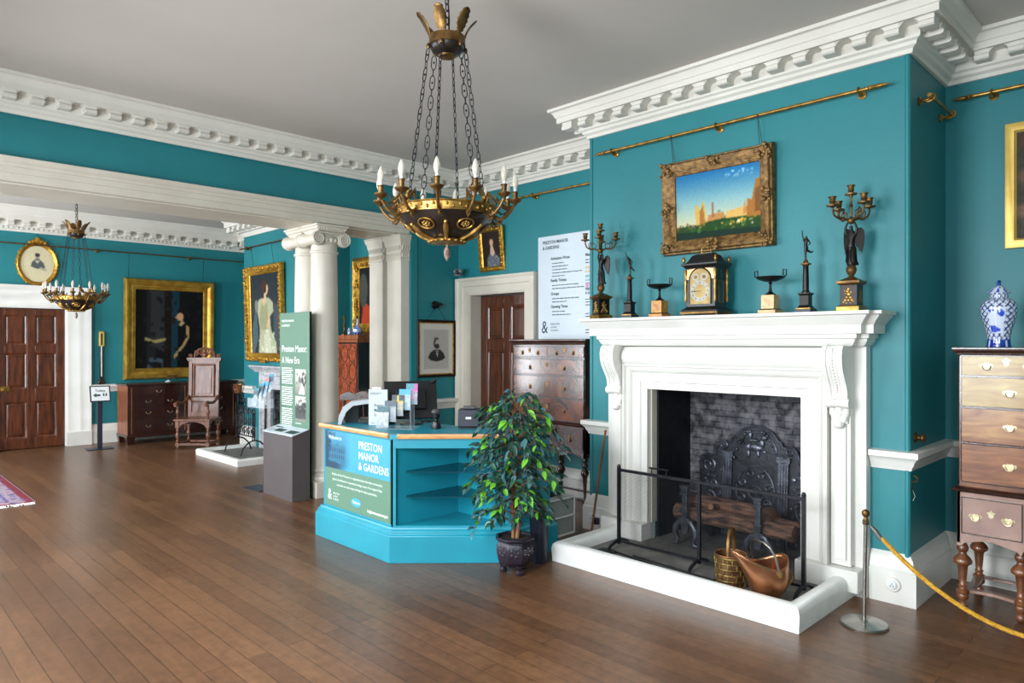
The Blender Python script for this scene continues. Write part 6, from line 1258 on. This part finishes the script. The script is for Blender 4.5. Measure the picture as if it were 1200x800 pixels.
# toilets sign stand
t = thing('sign_stand', 'black floor stand holding a tilted framed toilets sign right of the far door', 'sign', (3.045, 12.26, 0), -.1)
MB().box(-.18,.18,-.13,.13,0,.012).build('base_plate', 'navy', t, bevel=.002); MB().box(-.035,.035,-.012,.012,.012,.76).build('pole', 'navy', t, bevel=.002)
b = MB(); b.box(-.14,.14,-.01,.01,-.13,.13); fr = b; fr.xf(Matrix.Translation((0,-.03,.86)) @ Matrix.Rotation(-.35, 4, 'X')); fr.build('frame', 'navy', t, bevel=.003)
mx = Matrix.Translation((0,-.03,.86)) @ Matrix.Rotation(-.35, 4, 'X')
MB().box(-.122,.122,-.0125,-.0105,-.112,.112).xf(mx).build('card', 'paper', t, smooth=0)
q = MB(); q.text('Toilets', .055, (0,-.0135,.03), align='CENTER', sx=.9, bold=.001); q.xf(mx); q.build('lettering', 'ink', t, smooth=0, recalc=False)
q = MB(); q.add([(-.1,-.0135,-.025),(-.055,-.0135,.012),(-.055,-.0135,-.01),(.0,-.0135,-.01),(.0,-.0135,-.04),(-.055,-.0135,-.04),(-.055,-.0135,-.062)], [(0,1,2),(0,2,5),(0,5,6),(2,3,4),(2,4,5)]); q.xf(mx); q.build('arrow', 'ink', t, smooth=0)
for x in (.045,.08):
    q = MB(); q.add([(x-.011,-.0135,-.04),(x+.011,-.0135,-.04),(x+.011,-.0135,-.005),(x-.011,-.0135,-.005)], [(0,1,2,3)]); q.add([(x-.006,-.0135,0),(x+.006,-.0135,0),(x+.006,-.0135,.012),(x-.006,-.0135,.012)], [(0,1,2,3)]); q.xf(mx); q.build('figure_symbol', 'ink', t, smooth=0)
# long chest of drawers
t = thing('long_chest_of_drawers', 'long dark mahogany chest of drawers under the dark lady portrait', 'chest of drawers', (4.36, 12.665, 0), 0)
b = MB(); b.box(-.89,.89,-.29,.27,.12,.955); b.build('case', 'dmaho', t, bevel=.003)
MB().box(-.8905,-.886,-.285,.265,.125,.95).build('end_panel', 'omaho', t, smooth=0)
b = MB(); b.box(-.915,.915,-.315,.275,.955,.985); b.build('top', 'dmaho', t, bevel=.006)
b = MB(); b.box(-.905,.905,-.305,.272,.115,.15); b.build('base_moulding', 'dmaho', t, bevel=.004)
for x in (-.84,.84):
    for y in (-.24,.2): b = MB(); b.fru(x,y,0,.09,.09,.118,.13,.12); b.build('bracket_foot', 'dmaho', t, bevel=.004)
def bail(c, x, z, y): c.ball((x-.035,y-.004,z+.006), .009, 6); c.ball((x+.035,y-.004,z+.006), .009, 6); c.tube([(x-.035,y-.008,z+.005),(x-.03,y-.014,z-.014),(x,y-.016,z-.02),(x+.03,y-.014,z-.014),(x+.035,y-.008,z+.005)], .0035, 6)
for c_ in range(2):
    x0 = -.80+.83*c_; rows_ = [(.79,.925),(.62,.77),(.42,.60),(.185,.40)]
    for z0, z1 in rows_: drawer(t, x0+(.02 if z0 < .7 else -.0), x0+.77-(.02 if z0 < .7 else -.0), z0, z1, -.29, 'dmaho', [x0+.22,x0+.56] if z0 < .7 else [x0+.385], bail, 'hbrass', esc=False)
for x in (-.83,.0,.83): MB().box(x-.006,x+.006,-.296,-.288,.17,.93).build('inlay_string', 'omaho', t)
t = thing('mantel_ornament', 'small white ornament lying on the long dark chest of drawers', 'ornament', (4.14, 12.52, .986), 0); b = MB(); b.ball((0,0,.012), .03, 10, sx=1.8, sz=.4); b.build('shell', 'paper', t); b = MB(); b.ball((0,-.01,.03), .014, 8); b.build('knob', 'paper', t)
# armchair
t = thing('carved_armchair', 'tall-backed carved oak armchair standing before the long dark chest', 'armchair', (4.235, 11.44, 0), -math.radians(43), scale=(1,1,1.0))
def turned(z0, z1, r=.026): H = z1-z0; return [(r*.8,z0),(r*1.1,z0+.02),(r*.7,z0+.04),(r*.55,z0+H*.2),(r*1.15,z0+H*.4),(r*1.3,z0+H*.5),(r*1.0,z0+H*.62),(r*.6,z0+H*.72),(r*.95,z0+H*.8),(r*.7,z0+H*.88),(r,z1)]
for x in (-.235,.235):
    b = MB(); b.lathe([(.018,0),(.024,.02),(.018,.04)], (x,-.2,0), 12); b.box(x-.027,x+.027,-.227,-.173,.04,.09); b.lathe(turned(.09,.32), (x,-.2,0), 16); b.box(x-.027,x+.027,-.227,-.173,.32,.43); b.build('leg', 'oak', t)
    b = MB(); b.box(x-.025,x+.025,.175,.225,0,.08); b.lathe(turned(.08,.32), (x,.2,0), 16); b.box(x-.025,x+.025,.175,.225,.32,.44); b.build('leg', 'oak', t)
    MB().box(x-.02,x+.02,-.19,.19,.045,.08).build('stretcher', 'oak', t, bevel=.004)
    b = MB(); b.lathe(turned(.46,.68,.022), (x,-.2,0), 14); b.build('arm_support', 'oak', t)
    b = MB(); b.tube([(x,-.27,.66),(x,-.275,.70),(x,-.22,.72),(x,-.1,.705),(x,.02,.70),(x,.12,.74),(x*.98,.2,.79)], [.022,.032,.028,.022,.022,.024,.026], 10); b.build('arm', 'oak', t)
    n = 10; b = MB(); b.prism([(-.18+.36*i/n, .43-.10+.09*math.sin(PI*i/n)) for i in range(n+1)]+[(.18,.43),(-.18,.43)], x-.012, x+.012, 'x'); b.build('side_apron', 'oak', t)
for y in (-.2,.2): MB().box(-.21,.21,y-.02,y+.02,.045,.08).build('stretcher', 'oak', t, bevel=.004)
n = 12; b = MB(); b.prism([(-.21+.42*i/n, .33+.085*math.sin(PI*i/n)**.6) for i in range(n+1)]+[(.21,.43),(-.21,.43)], -.215, -.19, 'y'); b.build('front_apron', 'oak', t)
MB().box(-.285,.285,-.255,.215,.43,.46).build('seat', 'oak', t, bevel=.006)
bk = bpy.data.objects.new('backrest', None)
b = MB()
for x in (-.245,.19): b.box(x,x+.055,-.02,.025,.0,.92)
for z in (0,.86): b.box(-.2,.2,-.018,.02,z,z+.07)
b.box(-.2,.2,-.015,.02,.24,.30); b.box(-.2,.2,.0,.015,.05,.88); b.sweep([(-.15,.34),(-.15,.82),(.15,.82),(.15,.34)], [(0,.0),(.0,.022),(-.012,.026),(-.03,.01),(-.03,0)], closed=True, plane='y'); b.box(-.12,.12,-.012,.01,.37,.79)
b.xf(Matrix.Translation((0,.205,.46)) @ Matrix.Rotation(-.045, 4, 'X')); b.build('backrest', 'oak', t, bevel=.003)
b = MB(); b.box(-.275,.275,-.03,.035,.92,.955); b.box(-.265,.265,-.02,.025,.90,.92)
for s in (-1,1):
    for cx, cz, r, ph in ((.225,.985,.028,0),(.14,1.02,.045,1),(.075,1.055,.05,2),(.03,1.0,.035,0)): b.tube([(s*(cx+r*(1-k/16*.8)*math.cos(ph+k*.55)), 0, cz+r*(1-k/16*.8)*math.sin(ph+k*.55)) for k in range(17)], .012, 6)
b.tube([(-.16,0,.96),(-.15,0,1.03),(-.1,0,1.09),(0,0,1.115),(.1,0,1.09),(.15,0,1.03),(.16,0,.96)], .016, 8); b.ball((0,-.01,1.0), .035, 10, sy=.6); b.ball((0,-.01,1.06), .03, 10, sy=.6)
b.xf(Matrix.Translation((0,.205,.46)) @ Matrix.Rotation(-.045, 4, 'X')); b.build('carved_crest', 'oak', t)
# gilt mirror / picture in the recess, tall cabinet and china
t, f, iw, ih = picture('ornate_gilt_picture', 'ornate gilt framed dark picture glimpsed between the round and square columns', 'painting', (XR-.012, 8.55, 2.35), W, 1.14, 1.14, .16, 'gold', [(0,.02),(.15,.03),(.4,.04),(.7,.07),(1,.03)])
canvas('canvas', t, iw+.01, ih+.01, -.012, paint(iw, ih, 60, 70, (24,26,30), [('p',[(.05,.0),(.1,.3),(.2,.36),(.34,.3),(.4,0)],(170,60,34)),('e',.12,.6,.14,.3,(70,72,66)),('e',.5,.6,.2,.3,(60,54,50))], 3, 4), 60, 70)
b = MB(); rr = random.Random(9)
for k in range(90):
    q = k/90*4; i = int(q); fr = q-i; c = [(-1,-1),(1,-1),(1,1),(-1,1),(-1,-1)]; x = c[i][0]+(c[i+1][0]-c[i][0])*fr; z = c[i][1]+(c[i+1][1]-c[i][1])*fr; b.ball((x*.5+rr.uniform(-.05,.05), -.05, z*.5+rr.uniform(-.05,.05)), rr.uniform(.018,.036), 6, sy=.7)
b.build('carved_ornament', 'gold', t); MB().tube([(0,-.02,.55),(0,-.04,.95)], .003, 5).build('hanging_cord', 'iron', t)
t = thing('veneered_cabinet', 'tall cabinet with orange oval veneers glimpsed behind the column', 'cabinet', (5.42, 8.72, 0), W)
b = MB(); b.box(-.42,.42,-.21,.22,.08,1.66); b.build('case', 'dmaho', t, bevel=.004)
b = MB(); b.box(-.44,.44,-.235,.23,1.66,1.70); b.box(-.43,.43,-.225,.225,1.70,1.765); b.build('cornice', 'omaho', t, bevel=.006)
for s in (-1,1):
    x0, x1 = (-.405,-.005) if s < 0 else (.005,.405); d_ = MB(); d_.box(x0,x1,-.228,-.212,.62,1.64); d_ = d_.build('door', 'inlay', t)
    b = MB()
    for r_ in range(4):
        for c_ in range(2): cx, cz = x0+.1+.2*c_, .75+.25*r_; b.tube([(cx+.085*math.cos(a), -.229, cz+.115*math.sin(a)) for a in [2*PI*k/20 for k in range(20)]], .004, 5, closed=True)
    b.build('oval_inlay', 'dmaho', d_)
for z in (.12,.28,.45): drawer(t, -.40, .40, z, z+.145, -.215, 'inlay', [-.22,.22], bail, 'obrass', esc=False)
b = MB(); b.box(-.43,.43,-.225,.225,0,.09); b.build('base', 'omaho', t, bevel=.004)
MB().ball((.25,-.23,1.1), .014, 8).build('door_knob', 'obrass', t)
vase('bottle_vase', 'round blue and white bottle vase on top of the veneered cabinet', 'vase', (5.28, 8.42, 1.766), [(.03,0),(.05,.01),(.062,.04),(.06,.07),(.04,.095),(.018,.115),(.014,.16),(.014,.19),(.018,.2)], None, 8, 1.12)
vase('small_blue_vase', 'small white and blue vase on the cabinet near the column', 'vase', (5.27, 8.62, 1.766), [(.02,0),(.026,.01),(.026,.05),(.02,.08),(.02,.095)], None, 12, 1.0)
def cstick(label, loc, h): 
    t = thing('brass_candlestick', label, 'candlestick', loc, 0, 'brass candlesticks on the veneered cabinet'); b = MB(); b.lathe([(.045,0),(.045,.01),(.02,.02),(.012,.03)], seg=20); b.build('foot', 'obrass', t)
    b = MB(); b.lathe([(.012,.03),(.02,.05),(.01,.07),(.012,h*.4),(.02,h*.5),(.01,h*.6),(.01,h*.8),(.018,h*.88)], seg=16); b.build('stem', 'obrass', t); b = MB(); b.lathe([(.012,h*.86),(.028,h*.9),(.014,h*.91),(.016,h)], seg=16); b.build('candle_socket', 'obrass', t)
cstick('brass candlestick beside the round bottle vase on the cabinet', (5.34, 8.53, 1.766), .28); cstick('brass candlestick at the far end of the cabinet beside the column edge', (5.28, 8.77, 1.766), .27)
# rug with fringe
t = thing('persian_rug', 'red bordered patterned rug with white fringe at the left edge', 'rug', (0,0,0))
rc = paint(2.2, 2.6, 150, 180, (150,130,146), [('p',[(0,0),(1,0),(1,1),(0,1)],(116,26,42)),('p',[(.03,.02),(.965,.02),(.965,.98),(.03,.98)],(150,132,146)),('p',[(.09,.075),(.91,.075),(.91,.925),(.09,.925)],(84,70,120)),('p',[(.1,.085),(.9,.085),(.9,.915),(.1,.915)],(158,146,158)),('n',.02,.98,.015,.98,(96,84,140),300,.012),('n',.02,.98,.015,.98,(160,60,90),160,.009),('n',.1,.9,.1,.9,(130,120,170),300,.02),('p',[(.35,.35),(.5,.2),(.65,.35),(.65,.65),(.5,.8),(.35,.65)],(150,50,70)),('n',.35,.65,.3,.7,(210,190,200),60,.02)], 0, 8, 3)
q = MB(); q.grid(lambda u, v: (-.68+2.23*u, 8.6+2.5*v, .0085), 150, 180); q.build('pile', M['print'], t, recalc=False, smooth=0, col=rc); MB().box(-.68,1.55,8.6,11.1,.001,.008).build('backing', 'rope', t)
q = MB(); rr = random.Random(3)
for i in range(170): x = -.67+2.21*i/170; q.tube([(x,8.6,.006),(x+rr.uniform(-.01,.01),8.55,.007),(x+rr.uniform(-.02,.02),8.505,.004)], .0045, 4)
o = q.build('fringe', 'paper', t); o['kind'] = 'stuff'
